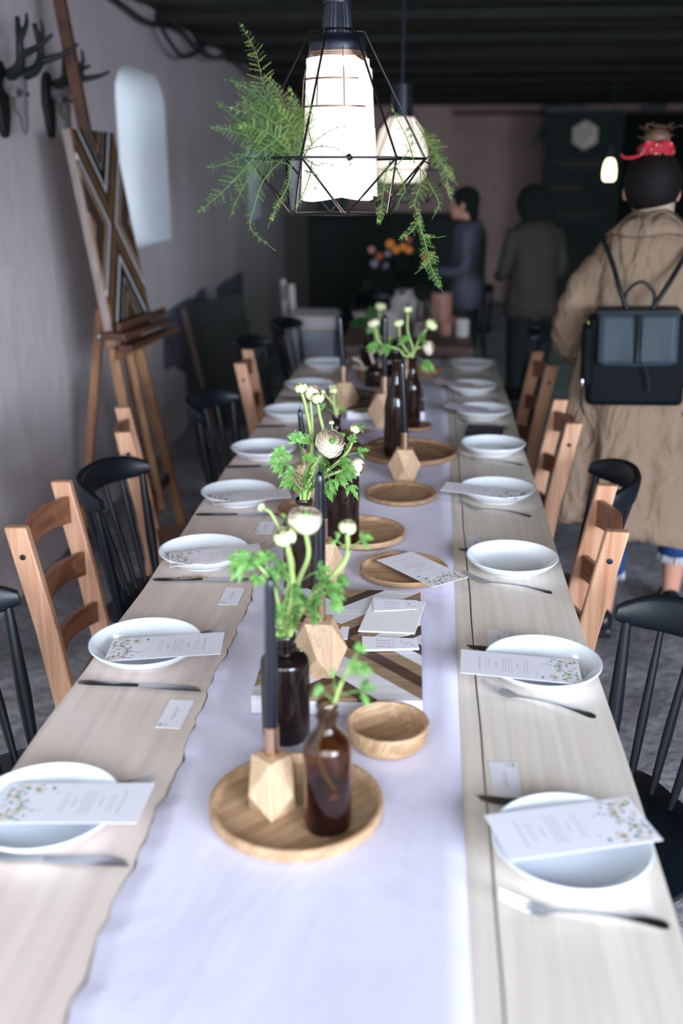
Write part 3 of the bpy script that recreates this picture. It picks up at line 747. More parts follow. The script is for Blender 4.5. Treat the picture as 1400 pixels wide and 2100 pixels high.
# ================================================================ CANDLES
def candle_set(px, py, z0, top_py, top_px, label, n, scale=1.0, rz=0, grp='faceted wooden candle blocks'):
    b0 = onz(px, py, z0); s = scale
    root = thing('candle_holder', 'faceted pale wooden candle block with copper tube, '+label, 'candle holder', (b0.x, b0.y, z0), rz, grp)
    a_, m_, t_ = .023*s, .042*s, .019*s; H = .084*s; zm = .040*s
    g = MB(); g.hull([(x*a_, y*a_, 0) for x in (-1, 1) for y in (-1, 1)]+[(m_, 0, zm), (-m_, 0, zm), (0, m_, zm), (0, -m_, zm)]+[(x*t_, y*t_, H) for x in (-1, 1) for y in (-1, 1)])
    g.build('block', M['block'], root, angle=5, bevel=.0008)
    tube_h = .042*s; r = .0098*s
    g = MB(); g.lathe([(0, H-.002), (r, H-.002), (r, H+tube_h), (r-.0012, H+tube_h), (r-.0012, H+tube_h-.01), (0, H+tube_h-.01)], seg=28); g.build('tube', M['brass'], root)
    zc = z0+H+tube_h-.0095; top = ony(top_px, top_py, b0.y); L = top.z-zc; dx = top.x-b0.x
    c = thing('candle', 'tall navy taper candle in its wooden block, '+label, 'candle', (b0.x, b0.y, zc), 0, 'navy taper candles')
    r0 = .0082*s; r1 = .0066*s
    g = MB(); prof = [(0, 0), (r0, 0), (r0, .01), (r0*.98, L*.5), (r1, L-.02), (r1*.92, L-.010), (r1*.62, L-.004), (r1*.2, L-.001), (0, L)]
    g.lathe(prof, seg=28)
    g.v = [(x+dx*z/L, y, z) for x, y, z in g.v]
    g.build('wax', M['candle'], c, angle=60)
    w_ = MB(); w_.tube([(dx, 0, L-.002), (dx+.0005, 0, L+.004), (dx+.0015, 0, L+.009)], [.0011, .0009, .0007], 6); w_.build('wick', M['wick'], c)
    return root
candle_set(560, 1658, RZ+.006, 1180, 553, 'on the nearest round tray', 0, 1.0, .87)
candle_set(655, 1376, BZ, 965, 655, 'on the near chevron panel', 1, 1.12, .0)
candle_set(828, 984, RZ, 738, 824, 'in front of the largest round tray', 2, 1.1, 0.04)
candle_set(661, 1204, RZ, 990, 657, 'hidden between the two dark flower bottles', 3, 1.22, .3)
candle_set(624, 1012, RZ, 838, 614, 'behind the leafy white bouquet', 4, 1.0, .3)
candle_set(704, 846, RZ, 645, 696, 'left of the darker chevron panel', 5, 1.35, .3)
candle_set(787, 872, RZ, 645, 789, 'in front of the darker chevron panel', 6, 1.35, .2)
candle_set(832, 800, RZ, 622, 836, 'farthest away behind the tall bottles', 7, 1.0, .2)

# ================================================================ BOTTLES
def bottle(cx, cy, z, r, hb, hs, hn, rn, mat, label, water=None, squat=False, lip=True, grp='amber glass bottles used as vases'):
    """r body radius, hb body height, hs shoulder height, hn neck height"""
    root = thing('glass_bottle', label, 'bottle', (cx, cy, z), 0, grp)
    H = hb+hs+hn; t = .0022
    out = [(0, .002), (r*.86, 0), (r*.97, .004), (r, .012), (r, hb)]
    for k in range(1, 7):
        a = k/6*PI/2
        if squat: out.append((rn+(r-rn)*math.cos(a), hb+hs*math.sin(a)))
        else: out.append((rn+(r-rn)*(1+math.cos(k/6*PI))/2, hb+hs*k/6))
    zt = hb+hs
    if lip:
        out += [(rn, zt+hn*.25), (rn+.0022, zt+hn*.30), (rn+.0022, zt+hn*.42), (rn, zt+hn*.46), (rn, zt+hn*.72), (rn+.002, zt+hn*.77), (rn+.002, H-.002), (rn+.001, H)]
    else: out += [(rn, zt+hn*.8), (rn+.0015, zt+hn*.85), (rn+.0015, H)]
    inn = [(max(rr-t, 0), max(zz, .006)) for rr, zz in out if rr > 0]
    inn = [q for q in inn if q[1] > .0059]
    g = MB(); g.lathe(out+[(rn-t*.6, H)]+list(reversed([(min(q[0], 99), q[1]) for q in inn[1:]]))+[(0, .006)], seg=48)
    g.build('bottle_glass', M[mat], root, angle=50)
    if water:
        g = MB(); g.lathe([(0, .0065), (r-t-.004, .0065), (r-t-.0008, .012), (r-t-.0008, water), (0, water)], seg=40); g.build('liquid', M['water_dark'], root)
    return root
bottle(-.117, 1.142, RZ+.0062, .0315, .118, .034, .030, .0125, 'amber', 'translucent brown glass bottle on the nearest tray with one green sprig', .058)
bottle(-.2035, 1.372, RZ, .037, .126, .016, .030, .0155, 'bottle_black', 'dark brown round-shouldered bottle between the two front candle blocks', None, True)
bottle(-.192, 2.235, RZ+.0062, .040, .150, .018, .034, .016, 'amber_dark', 'large dark amber bottle standing on a round tray behind the black candle', None, True)
bottle(-.242, 1.93, RZ, .043, .150, .022, .034, .0155, 'amber_dark', 'large dark amber bottle holding the leafy bouquet with the open white bloom', .05, True)
bottle(-.262, 2.86, RZ, .034, .085, .050, .030, .0115, 'bottle_black', 'black sloping-shouldered bottle behind the open white bloom', None)
bottle(-.098, 3.02, RZ+.0065, .034, .145, .110, .035, .0125, 'amber_dark', 'tall dark wine bottle standing on the largest tray', None, False, False)
bottle(-.056, 3.41, RZ+.0065, .030, .125, .075, .035, .0125, 'amber_dark', 'tall slim brown bottle on the small tray, holding the green buds', None, False, False)
bottle(-.216, 4.05, RZ, .042, .072, .020, .012, .013, 'amber_dark', 'short squat amber bottle beyond the darker chevron panel', None, True)
bottle(-.270, 4.50, RZ, .038, .085, .028, .055, .018, 'bottle_black', 'black bottle with a bushy green plant at the far table end', None, True)
bottle(-.15, 4.35, RZ, .036, .11, .025, .03, .014, 'bottle_black', 'black bottle with pale buds at the far table end', None, True)

# ================================================================ FLOWERS
def stem_mesh(pts, r0, r1): 
    c = curve(pts, 7); n = len(c); g = MB(); g.tube(c, [r0+(r1-r0)*i/(n-1) for i in range(n)], 8); return g, c
def frame(d, up=V((0, 0, 1))):
    d = V(d).normalized(); x = up.cross(d)
    if x.length < 1e-3: x = V((1, 0, 0))
    x.normalize(); y = d.cross(x); return Matrix((x, y, d)).transposed()
def bloom(parent, c, d, r, kind, rnd):
    kind = kind
    """ranunculus bud / open bloom facing d, local coords"""
    R = frame(d); g = MB(); c = V(c)
    if kind == 'open':
        layers = [(1.0, .30, 8, 0), (.95, .42, 8, 0), (.88, .52, 8, 2), (.80, .60, 7, 0), (.71, .66, 7, 0), (.62, .72, 6, 2), (.52, .78, 6, 0), (.42, .84, 5, 1), (.32, .9, 5, 1)]
        g.ell(c+R @ V((0, 0, r*.30)), (r*.24, r*.24, r*.30), R, m=3)
    else:
        layers = [(1.0, .75, 6, 1), (.9, .78, 6, 0), (.72, .8, 5, 2)]
        g.ell(c, (r*.72, r*.72, r*.62), R, m=1)
    for li, (rr, hh, n, mi) in enumerate(layers):
        for k in range(n):
            a0 = 2*PI*(k+.5*(li % 2))/n+rnd.uniform(-.1, .1); aw = 2*PI/n*.72
            grid = []
            for i in range(6):
                t = i/5; ph = -.42*PI + t*(.42+.36*hh)*PI       # from bottom pole upwards
                row = []
                for j in range(5):
                    a = a0+(j/4-.5)*2*aw*math.sin(min(1, t*1.5+.15)*PI/2)
                    q = r*rr*(1+.05*math.sin(a*3+li)); wv = 1+.06*math.sin(j*2.2+k)*t
                    row.append(c+R @ V((q*math.cos(ph)*math.cos(a)*wv, q*math.cos(ph)*math.sin(a)*wv, q*.82*math.sin(ph)*wv+r*.34*(1-rr))))
                grid.append(row)
            g.sheet(grid, mi)
    ms = [M['petal'], M['petal_green'], M['petal_pink']] if kind != 'pink' else [M['petal_pink'], M['petal'], M['petal_red']]
    if kind == 'bud': ms = [M['petal_green'], M['petal_green'], M['petal_red']]
    g.build('bloom', ms+[M['leaf']], parent, angle=180)
    s = MB()
    for k in range(5):
        a0 = 2*PI*k/5; grid = []
        for i in range(4):
            t = i/3; ph = -.48*PI+t*.42*PI; wd = .32*math.sin(PI*(.15+t*.85)) if t < 1 else .03
            grid.append([c+R @ V((r*1.06*math.cos(ph)*math.cos(a0+u*wd), r*1.06*math.cos(ph)*math.sin(a0+u*wd), r*.86*math.sin(ph))) for u in (-1, 0, 1)])
        s.sheet(grid)
    s.build('sepal', M['sepal'] if kind == 'bud' else M['stem'], parent, angle=180)
def leaf_mesh(g, base, tip, nrm, size, rnd, lobes=5, m=0):
    """lobed leaf; stalk base -> leaf centre tip, blades radiating"""
    base = V(base); tip = V(tip); d = (tip-base).normalized(); n = V(nrm).normalized(); s = d.cross(n)
    if s.length < .1: s = V((1, 0, 0)).cross(d)
    s.normalize(); n = s.cross(d).normalized()
    c = [base+(tip-base)*t+n*.004*math.sin(t*PI) for t in (0, .5, 1)]; g.tube(c, [.0011, .0010, .0009], 5, m)
    for k in range(lobes):
        a = (k-(lobes-1)/2)*(1.9/(lobes-1) if lobes > 1 else 0)+rnd.uniform(-.1, .1); L = size*(1-.35*abs(k-(lobes-1)/2)/(lobes/2))*rnd.uniform(.85, 1.1)
        dd = d*math.cos(a)+s*math.sin(a); ss = s*math.cos(a)-d*math.sin(a); dr = rnd.uniform(.15, .5)
        pr = [(0, .04), (.22, .12), (.42, .20), (.55, .12), (.66, .20), (.8, .10), (1, .0)]
        rows = []
        for t, wd in pr:
            p = tip+dd*L*t-V((0, 0, 1))*L*dr*t*t+n*L*.08*math.sin(t*PI); wv = wd*L*1.05
            rows.append([p-ss*wv+n*wv*.35, p, p+ss*wv+n*wv*.35])
        g.sheet(rows, m)
        for sg in (-1, 1):       # side teeth
            for t in (.35, .6):
                p = tip+dd*L*t-V((0, 0, 1))*L*dr*t*t; q = p+(dd*.8+ss*sg)*L*.26; e = dd*L*.09
                g.add([p-e, p+e, q], [(0, 1, 2)], m)
def flower(bpos, pts, kind, r, label, name='ranunculus', cat='flower', leaves=(), seed=0, sr=(.0032, .0026), face=None, grp='ranunculus stems in the bottles'):
    rnd = random.Random(seed); base = V(bpos); loc = [V(p)-base for p in pts]
    root = thing(name, label, cat, base, 0, grp)
    g, c = stem_mesh(loc, sr[0], sr[1]); g.build('stem', M['stem'], root, angle=180)
    if kind:
        d = (c[-1]-c[-3]).normalized(); d = V(face).normalized() if face else d
        bloom(root, c[-1]+d*r*.55, d, r, kind, rnd)
    for (lb, lt, size, lobes) in leaves:
        g = MB(); b_ = V(lb)-base; t_ = V(lt)-base
        leaf_mesh(g, b_, t_, (rnd.uniform(-.3, .3), -.7, .7), size, rnd, lobes); g.build('leaf', M['leaf'], root, angle=180)
    return root
def P(px, py, Y, dy=0): return ony(px, py, Y+dy)
# --- bouquet in the front round-shouldered bottle (mouth px 588,1315)
Yb = 1.372; mb_ = V((-.2035, 1.372, .91)); top = lambda: mb_+V((random.uniform(-.006, .006), random.uniform(-.006, .006), 0))
b0 = V((-.2035, 1.372, .77))
random.seed(2)
flower(b0, [b0, mb_, P(600, 1215, Yb), P(596, 1160, Yb), P(588, 1112, Yb)], 'bud', .0165, 'greenish ranunculus bud left in the front bouquet', seed=1, face=(-.25, -.2, .9),
       leaves=[(P(598, 1235, Yb), P(565, 1190, Yb, -.01), .036, 5), (P(590, 1275, Yb), P(568, 1255, Yb, -.02), .028, 3)], sr=(.005, .0042))
flower(b0+V((.004, .002, 0)), [b0+V((.004, .002, 0)), mb_+V((.003, .004, 0)), P(608, 1205, Yb, .02), P(632, 1140, Yb, .03), P(624, 1082, Yb, .03)], 'open', .0250, 'open cream ranunculus with greenish petals in the front bouquet', seed=2, face=(.12, -.25, .95),
       leaves=[(P(620, 1190, Yb), P(655, 1170, Yb, -.01), .03, 3), (P(600, 1250, Yb), P(640, 1235, Yb, -.03), .032, 5)], sr=(.0048, .0036))
flower(b0+V((-.004, .003, 0)), [b0+V((-.004, .003, 0)), mb_+V((-.003, .002, 0)), P(590, 1210, Yb, .03), P(600, 1150, Yb, .03), P(560, 1060, Yb, .03), P(540, 1042, Yb, .03)], 'bud', .0065, 'tiny closed bud leaning left in the front bouquet', seed=3,
       leaves=[(P(592, 1090, Yb, .03), P(584, 1065, Yb, .03), .014, 1), (P(575, 1215, Yb), P(535, 1160, Yb, -.01), .038, 5)], sr=(.0036, .0022))
flower(b0+V((.006, -.002, 0)), [b0+V((.006, -.002, 0)), mb_+V((.006, -.004, 0)), P(622, 1245, Yb, -.02), P(668, 1195, Yb, -.02), P(710, 1145, Yb, -.01), P(712, 1090, Yb, -.01)], 'bud', .0125, 'single green bud reaching right in the front bouquet', seed=4, face=(.1, -.1, .95),
       leaves=[(P(712, 1132, Yb, -.01), P(742, 1108, Yb, -.02), .026, 3), (P(708, 1130, Yb, -.01), P(690, 1108, Yb, -.02), .022, 2), (P(660, 1200, Yb, -.02), P(690, 1195, Yb, -.04), .030, 5)], sr=(.0052, .0034))
flower(b0+V((-.006, -.004, 0)), [b0+V((-.006, -.004, 0)), mb_+V((-.006, -.003, 0)), P(575, 1270, Yb, -.02), P(560, 1200, Yb, -.03), P(522, 1150, Yb, -.03)], None, 0, 'leafy green shoot arching left in the front bouquet', 'leafy_shoot', 'leaf sprig', seed=5,
       leaves=[(P(540, 1165, Yb, -.03), P(508, 1150, Yb, -.04), .036, 5), (P(565, 1215, Yb, -.02), P(575, 1180, Yb, -.03), .036, 4), (P(570, 1250, Yb, -.03), P(600, 1222, Yb, -.05), .034, 5), (P(585, 1290, Yb, -.02), P(602, 1268, Yb, -.04), .032, 5),
               (P(620, 1245, Yb, -.03), P(672, 1212, Yb, -.05), .03, 5), (P(575, 1285, Yb, -.02), P(570, 1290, Yb, -.05), .028, 4)], sr=(.004, .002))
# --- bouquet in the amber bottle behind (mouth px 625,1035)
Yc = 1.93; m2 = V((-.242, 1.93, .958)); b2 = V((-.242, 1.93, .80))
flower(b2, [b2, m2, P(622, 985, Yc), P(640, 920, Yc), P(628, 840, Yc), P(618, 803, Yc)], 'bud', .0125, 'tall green ranunculus bud on the left of the leafy bouquet', seed=6, face=(-.1, -.15, .95),
       leaves=[(P(630, 950, Yc), P(612, 905, Yc, -.01), .036, 5), (P(625, 980, Yc), P(585, 960, Yc, -.02), .036, 5), (P(618, 1000, Yc), P(578, 935, Yc, -.02), .034, 5)], sr=(.0040, .0032))
flower(b2+V((.004, 0, 0)), [b2+V((.004, 0, 0)), m2+V((.004, 0, 0)), P(640, 970, Yc, .01), P(663, 900, Yc, .02), P(655, 850, Yc, .02), P(651, 824, Yc, .02)], 'bud', .0135, 'green and russet bud above the open white bloom', seed=7, face=(0, -.2, .95),
       leaves=[(P(640, 985, Yc), P(660, 960, Yc, -.03), .030, 5)], sr=(.0040, .0032))
flower(b2+V((.002, -.004, 0)), [b2+V((.002, -.004, 0)), m2+V((.002, -.006, 0)), P(630, 980, Yc, -.02), P(650, 945, Yc, -.02), P(672, 915, Yc, -.02)], 'open', .0285, 'large open cream ranunculus in sharp focus in the leafy bouquet', seed=8, face=(.35, -.72, .55),
       leaves=[(P(630, 985, Yc, -.02), P(635, 968, Yc, -.05), .040, 5), (P(640, 975, Yc, -.02), P(600, 985, Yc, -.04), .034, 5)], sr=(.0045, .0045))
flower(b2+V((.006, .002, 0)), [b2+V((.006, .002, 0)), m2+V((.006, .002, 0)), P(645, 985, Yc), P(690, 950, Yc), P(716, 920, Yc), P(728, 885, Yc)], 'bud', .0105, 'small round bud on a long stem right of the open white bloom', seed=9, face=(.1, -.2, .9),
       leaves=[(P(722, 900, Yc), P(738, 880, Yc, -.01), .020, 3), (P(715, 925, Yc), P(700, 900, Yc, -.01), .026, 3), (P(690, 950, Yc), P(705, 962, Yc, -.02), .036, 5), (P(700, 940, Yc), P(735, 928, Yc), .024, 3)], sr=(.0044, .0028))
flower(b2+V((.008, .004, 0)), [b2+V((.008, .004, 0)), m2+V((.008, .004, 0)), P(655, 985, Yc, .05), P(700, 965, Yc, .07), P(722, 955, Yc, .08)], 'pink', .0190, 'cream ranunculus with pink-edged petals drooping to the right', seed=10, face=(.8, -.3, -.15),
       leaves=[(P(660, 985, Yc, .03), P(672, 1000, Yc), .034, 5), (P(690, 972, Yc, .03), P(715, 998, Yc, .01), .028, 3)], sr=(.004, .003))
flower(b2+V((-.003, .006, 0)), [b2+V((-.003, .006, 0)), m2+V((-.003, .006, 0)), P(635, 960, Yc, .12), P(640, 880, Yc, .2), P(636, 815, Yc, .22)], 'pink', .0200, 'blush pink ranunculus blurred behind the tall buds', seed=11, face=(.5, -.1, .6),
       leaves=[(P(625, 1000, Yc, .0), P(610, 1000, Yc, -.04), .034, 5), (P(620, 1010, Yc, 0), P(640, 1000, Yc, -.05), .032, 5)], sr=(.004, .003))
flower(b2+V((0, .008, 0)), [b2+V((0, .008, 0)), m2+V((0, .006, 0)), P(648, 960, Yc, .03), P(678, 890, Yc, .03), P(680, 870, Yc, .03)], 'bud', .0055, 'tiny brown bud behind the open white bloom', seed=12, sr=(.003, .0016),
       leaves=[(P(650, 950, Yc, .02), P(690, 975, Yc, 0), .03, 4)])
_r = random.Random(12)
def leafy(bp, mouth, specs, label, seed):
    root = thing('leafy_shoot', label, 'leaf sprig', bp, 0, 'ranunculus stems in the bottles'); rnd = random.Random(seed); base = V(bp)
    g = MB(); g.tube(curve([V((0, 0, 0)), V(mouth)-base, V(specs[0][0])-base], 5), [.0034-.00014*k for k in range(11)], 7); g.build('stem', M['stem'], root, angle=180)
    for lb, lt, sz, lo in specs:
        g = MB(); leaf_mesh(g, V(lb)-base, V(lt)-base, (rnd.uniform(-.4, .4), -.7, rnd.uniform(.3, .9)), sz, rnd, lo); g.build('leaf', M['leaf'], root, angle=180)
leafy(b2+V((-.006, -.004, 0)), m2+V((-.006, -.004, 0)), [(P(622, 990, Yc, -.02), P(600, 972, Yc, -.03), .030, 5), (P(622, 985, Yc, -.02), P(632, 945, Yc, -.03), .028, 5), (P(618, 990, Yc, -.02), P(590, 945, Yc, -.02), .030, 5), (P(618, 960, Yc, -.01), P(622, 910, Yc, -.01), .032, 4),
    (P(622, 1000, Yc, -.02), P(630, 985, Yc, -.05), .030, 5), (P(640, 990, Yc, -.02), P(655, 968, Yc, -.04), .026, 5), (P(640, 1000, Yc, -.02), P(650, 985, Yc, -.05), .026, 4), (P(610, 960, Yc, -.02), P(572, 950, Yc, -.03), .026, 5)], 'dense leafy shoot below the large open cream ranunculus', 3)
leafy(b2+V((.009, -.004, 0)), m2+V((.009, -.004, 0)), [(P(665, 970, Yc, -.01), P(668, 950, Yc, -.03), .026, 5), (P(672, 965, Yc, 0), P(700, 950, Yc, -.01), .030, 5), (P(690, 960, Yc, 0), P(712, 972, Yc, -.02), .026, 4), (P(668, 960, Yc, 0), P(676, 985, Yc, -.02), .022, 3), (P(705, 930, Yc, 0), P(718, 905, Yc, 0), .024, 4)],
    'leafy shoot under the drooping pink-edged ranunculus', 4)
leafy(b0+V((.008, -.006, 0)), mb_+V((.008, -.006, 0)), [(P(610, 1262, Yb, -.03), P(622, 1235, Yb, -.05), .032, 5), (P(640, 1215, Yb, -.03), P(655, 1195, Yb, -.05), .030, 4), (P(600, 1275, Yb, -.03), P(580, 1255, Yb, -.06), .030, 5), (P(650, 1210, Yb, -.03), P(682, 1225, Yb, -.05), .028, 5), (P(610, 1255, Yb, -.03), P(640, 1262, Yb, -.05), .022, 4), (P(600, 1290, Yb, -.03), P(596, 1275, Yb, -.06), .026, 5)],
    'leafy shoot spilling over the mouth of the front black bottle', 5)
leafy(b0+V((-.009, -.006, 0)), mb_+V((-.009, -.006, 0)), [(P(556, 1185, Yb, -.03), P(540, 1148, Yb, -.04), .026, 3), (P(530, 1160, Yb, -.03), P(498, 1165, Yb, -.04), .026, 4), (P(548, 1180, Yb, -.03), P(530, 1185, Yb, -.05), .024, 4), (P(552, 1185, Yb, -.03), P(560, 1150, Yb, -.04), .024, 3), (P(556, 1190, Yb, -.03), P(578, 1165, Yb, -.05), .022, 3)],
    'leafy shoot arching above the nearest navy candle', 6)
# --- small buds in the black sloping bottle
Yd = 2.86; m3 = V((-.262, 2.86, .925)); b3 = V((-.262, 2.86, .80))
flower(b3, [b3, m3, P(686, 840, Yd), P(684, 806, Yd)], 'bud', .012, 'small green bud in the black sloping-shouldered bottle', seed=13, leaves=[(P(688, 850, Yd), P(665, 835, Yd), .025, 3)], sr=(.004, .003))
flower(b3+V((.003, 0, 0)), [b3+V((.003, 0, 0)), m3+V((.003, 0, 0)), P(692, 835, Yd), P(690, 812, Yd, .05), P(683, 798, Yd, .08)], 'bud', .011, 'second small bud bending left over the black sloping bottle', seed=14, leaves=[(P(690, 848, Yd), P(700, 840, Yd), .02, 3)], sr=(.004, .003))
flower(b3+V((-.003, 0, 0)), [b3+V((-.003, 0, 0)), m3+V((-.003, 0, 0)), P(680, 825, Yd), P(664, 808, Yd)], 'bud', .010, 'small bud on a slanting stem left of the black sloping bottle', seed=15, sr=(.003, .0025))
# --- buds in the tall slim bottle
Ye = 3.41; m4 = V((-.056, 3.41, .985)); b4 = V((-.056, 3.41, .85))
for i, (pts, kd, r, fc) in enumerate([([(848, 720), (836, 680), (836, 640)], 'bud', .015, (0, 0, 1)), ([(850, 720), (862, 690), (880, 670)], 'bud', .021, (.5, -.3, .6)), ([(846, 720), (862, 712), (872, 714)], 'open', .024, (.8, -.4, .2)),
                                      ([(838, 725), (822, 700), (818, 668)], 'bud', .017, (-.2, -.2, .9)), ([(830, 730), (815, 715), (780, 705), (768, 668)], 'open', .020, (-.3, -.2, .9))]):
    lv = [(P(846, 725, Ye), P([862, 832, 868, 800, 775][i], [700, 700, 742, 715, 710][i], Ye, -.02), .045, 5)]
    flower(b4+V((.003*i-.006, 0, 0)), [b4+V((.003*i-.006, 0, 0)), m4+V((.002*i-.004, 0, 0))]+[P(x, y, Ye) for x, y in pts], kd, r,
           ['topmost straight green bud in the tall slim bottle', 'round green bud bending right from the tall slim bottle', 'small white bloom low on the right of the tall slim bottle', 'green bud just left of the topmost bud in the tall slim bottle',
            'yellow-green flower arching left from the tall slim bottle'][i], seed=20+i, face=fc, leaves=lv, sr=(.005, .0035))
# --- sprig in the front amber bottle
Yf = 1.142; b5 = V((-.110, 1.137, .80)); m5 = V((-.117, 1.142, .945))
flower(b5, [b5+V((.012, 0, 0)), P(655, 1560, Yf, .0), P(664, 1480, Yf), P(684, 1445, Yf), P(700, 1400, Yf), P(728, 1345, Yf)], None, 0, 'green leafy sprig standing in the nearest translucent brown bottle', 'leafy_shoot', 'leaf sprig', seed=30, sr=(.0034, .0022),
       leaves=[(P(700, 1400, Yf), P(722, 1372, Yf, -.01), .026, 5), (P(690, 1430, Yf), P(740, 1415, Yf, -.01), .028, 3), (P(726, 1352, Yf), P(735, 1335, Yf), .018, 4), (P(684, 1440, Yf), P(660, 1418, Yf), .018, 4), (P(705, 1388, Yf), P(738, 1372, Yf, 0), .02, 4), (P(690, 1425, Yf), P(684, 1385, Yf, .01), .012, 3)])
# --- far bushy green and pale buds
Yg = 4.50; c0 = V((-.270, 4.50, .93)); random.seed(9)
root = thing('leafy_bush', 'bushy dark green foliage in the far black bottle', 'plant', c0)
g = MB()
for k in range(34):
    a = random.uniform(0, 2*PI); e = random.uniform(.1, 1.4); d = V((math.cos(a)*math.cos(e), math.sin(a)*math.cos(e), math.sin(e))); leaf_mesh(g, d*.01, d*random.uniform(.03, .07)+V((0, 0, .01)), (0, -.5, .8), .035, random, 3)
g.build('foliage', M['leaf_dark'], root, angle=180)
m6 = V((-.15, 4.35, .915))
flower(m6-V((0, 0, .06)), [m6-V((0, 0, .06)), m6, P(776, 690, 4.35), P(779, 636, 4.35)], 'bud', .024, 'blurred pale bud on a straight stem at the far table end', seed=40, leaves=[(P(776, 700, 4.35), P(765, 680, 4.35), .05, 4)], sr=(.005, .004))
flower(m6-V((.004, 0, .06)), [m6-V((.004, 0, .06)), m6-V((.004, 0, 0)), P(774, 700, 4.35), P(766, 668, 4.35)], 'bud', .022, 'blurred lime bud leaning left at the far table end', seed=41, leaves=[(P(776, 710, 4.35), P(790, 700, 4.35), .05, 4)], sr=(.005, .004))

# pale antler on the bowl
a = onz(760, 762, .79); g = MB()
g.tube(curve([(-.085, 0, .012), (-.03, .01, .004), (.03, 0, .012), (.075, -.01, .04)]), [.009-.00015*k for k in range(31)], 8)
g.tube(curve([(-.04, .008, .006), (-.055, 0, .035), (-.085, 0, .05)]), .006, 7); g.tube(curve([(.01, 0, .008), (-.005, 0, .05), (-.012, 0, .075)]), .006, 7); g.tube(curve([(.03, 0, .012), (.04, 0, .05), (.022, 0, .085)]), .0055, 7)
tag(g.build('shed_antler', M['antler_pale'], loc=(a.x+.01, a.y-.02, .80), angle=180), 'pale shed antler resting on the wooden bowl at the far end of the runner', 'antler')

# ================================================================ CHAIRS
CW = .34
def pine_chair_proto():
    r = thing('ladder_back_chair', 'x', 'chair')
    def post(s):
        g = MB(); y = s*CW/2; path = [(-.235, 0), (-.20, .22), (-.19, .44), (-.215, .62), (-.262, .865)]
        rings = []
        for x, z in path: rings.append([V((x-.024, y-.013, z)), V((x+.024, y-.013, z)), V((x+.024, y+.013, z)), V((x-.024, y+.013, z))])
        g.loft(rings); p = g.build('back_post', M['pine_z'], r, bevel=.004)
        b_ = MB(); R = Euler((PI/2, 0, 0)).to_matrix(); b_.lathe([(0, 0), (.0062, 0), (.0062, .002), (.004, .0028), (0, .0022)], seg=18); b_.move((-.250, y+s*.0142, .80), R if s < 0 else Euler((-PI/2, 0, 0)).to_matrix())
        b_.build('bolt', M['black_paint'], p)
    post(-1); post(1)
    for zc, hh, x0 in ((.795, .068, -.2480), (.655, .062, -.222), (.525, .055, -.200)):
        g = MB(); n = 14; rings = []
        for i in range(n+1):
            t = i/n; y = -CW/2+.012+(CW-.024)*t; ar = math.sin(t*PI); x = x0-.030*ar; zt = zc+hh/2+.014*ar**1.5; zb = zc-hh/2+.016*ar
            rings.append([V((x-.0075, y, zb)), V((x+.0075, y, zb)), V((x+.0075-.0, y, zt)), V((x-.0075-.0, y, zt))])
        g.loft(rings); g.build('back_slat', M['slat'], r, bevel=.002, angle=60)
    g = MB(); rings = []
    for t, wv in ((-.195, .165), (-.15, .185), (0, .20), (.15, .205), (.19, .195)):
        rings.append([V((t, -wv, .43)), V((t, wv, .43)), V((t, wv, .45)), V((t, -wv, .45))])
    g.loft(rings); g.build('seat', M['slat'], r, bevel=.004)
    for s in (-1, 1):
        g = MB(); g.box((.165, s*.17, .215), (.036, .036, .43)); g.build('front_leg', M['pine_z'], r, bevel=.004)
        g = MB(); g.box((-.015, s*.17, .16), (.36, .018, .032)); g.build('stretcher', M['pine_z'], r, bevel=.003)
    g = MB(); g.box((0, 0, .40), (.33, .345, .05)); g.build('seat_rail', M['pine_z'], r, bevel=.003)
    return r
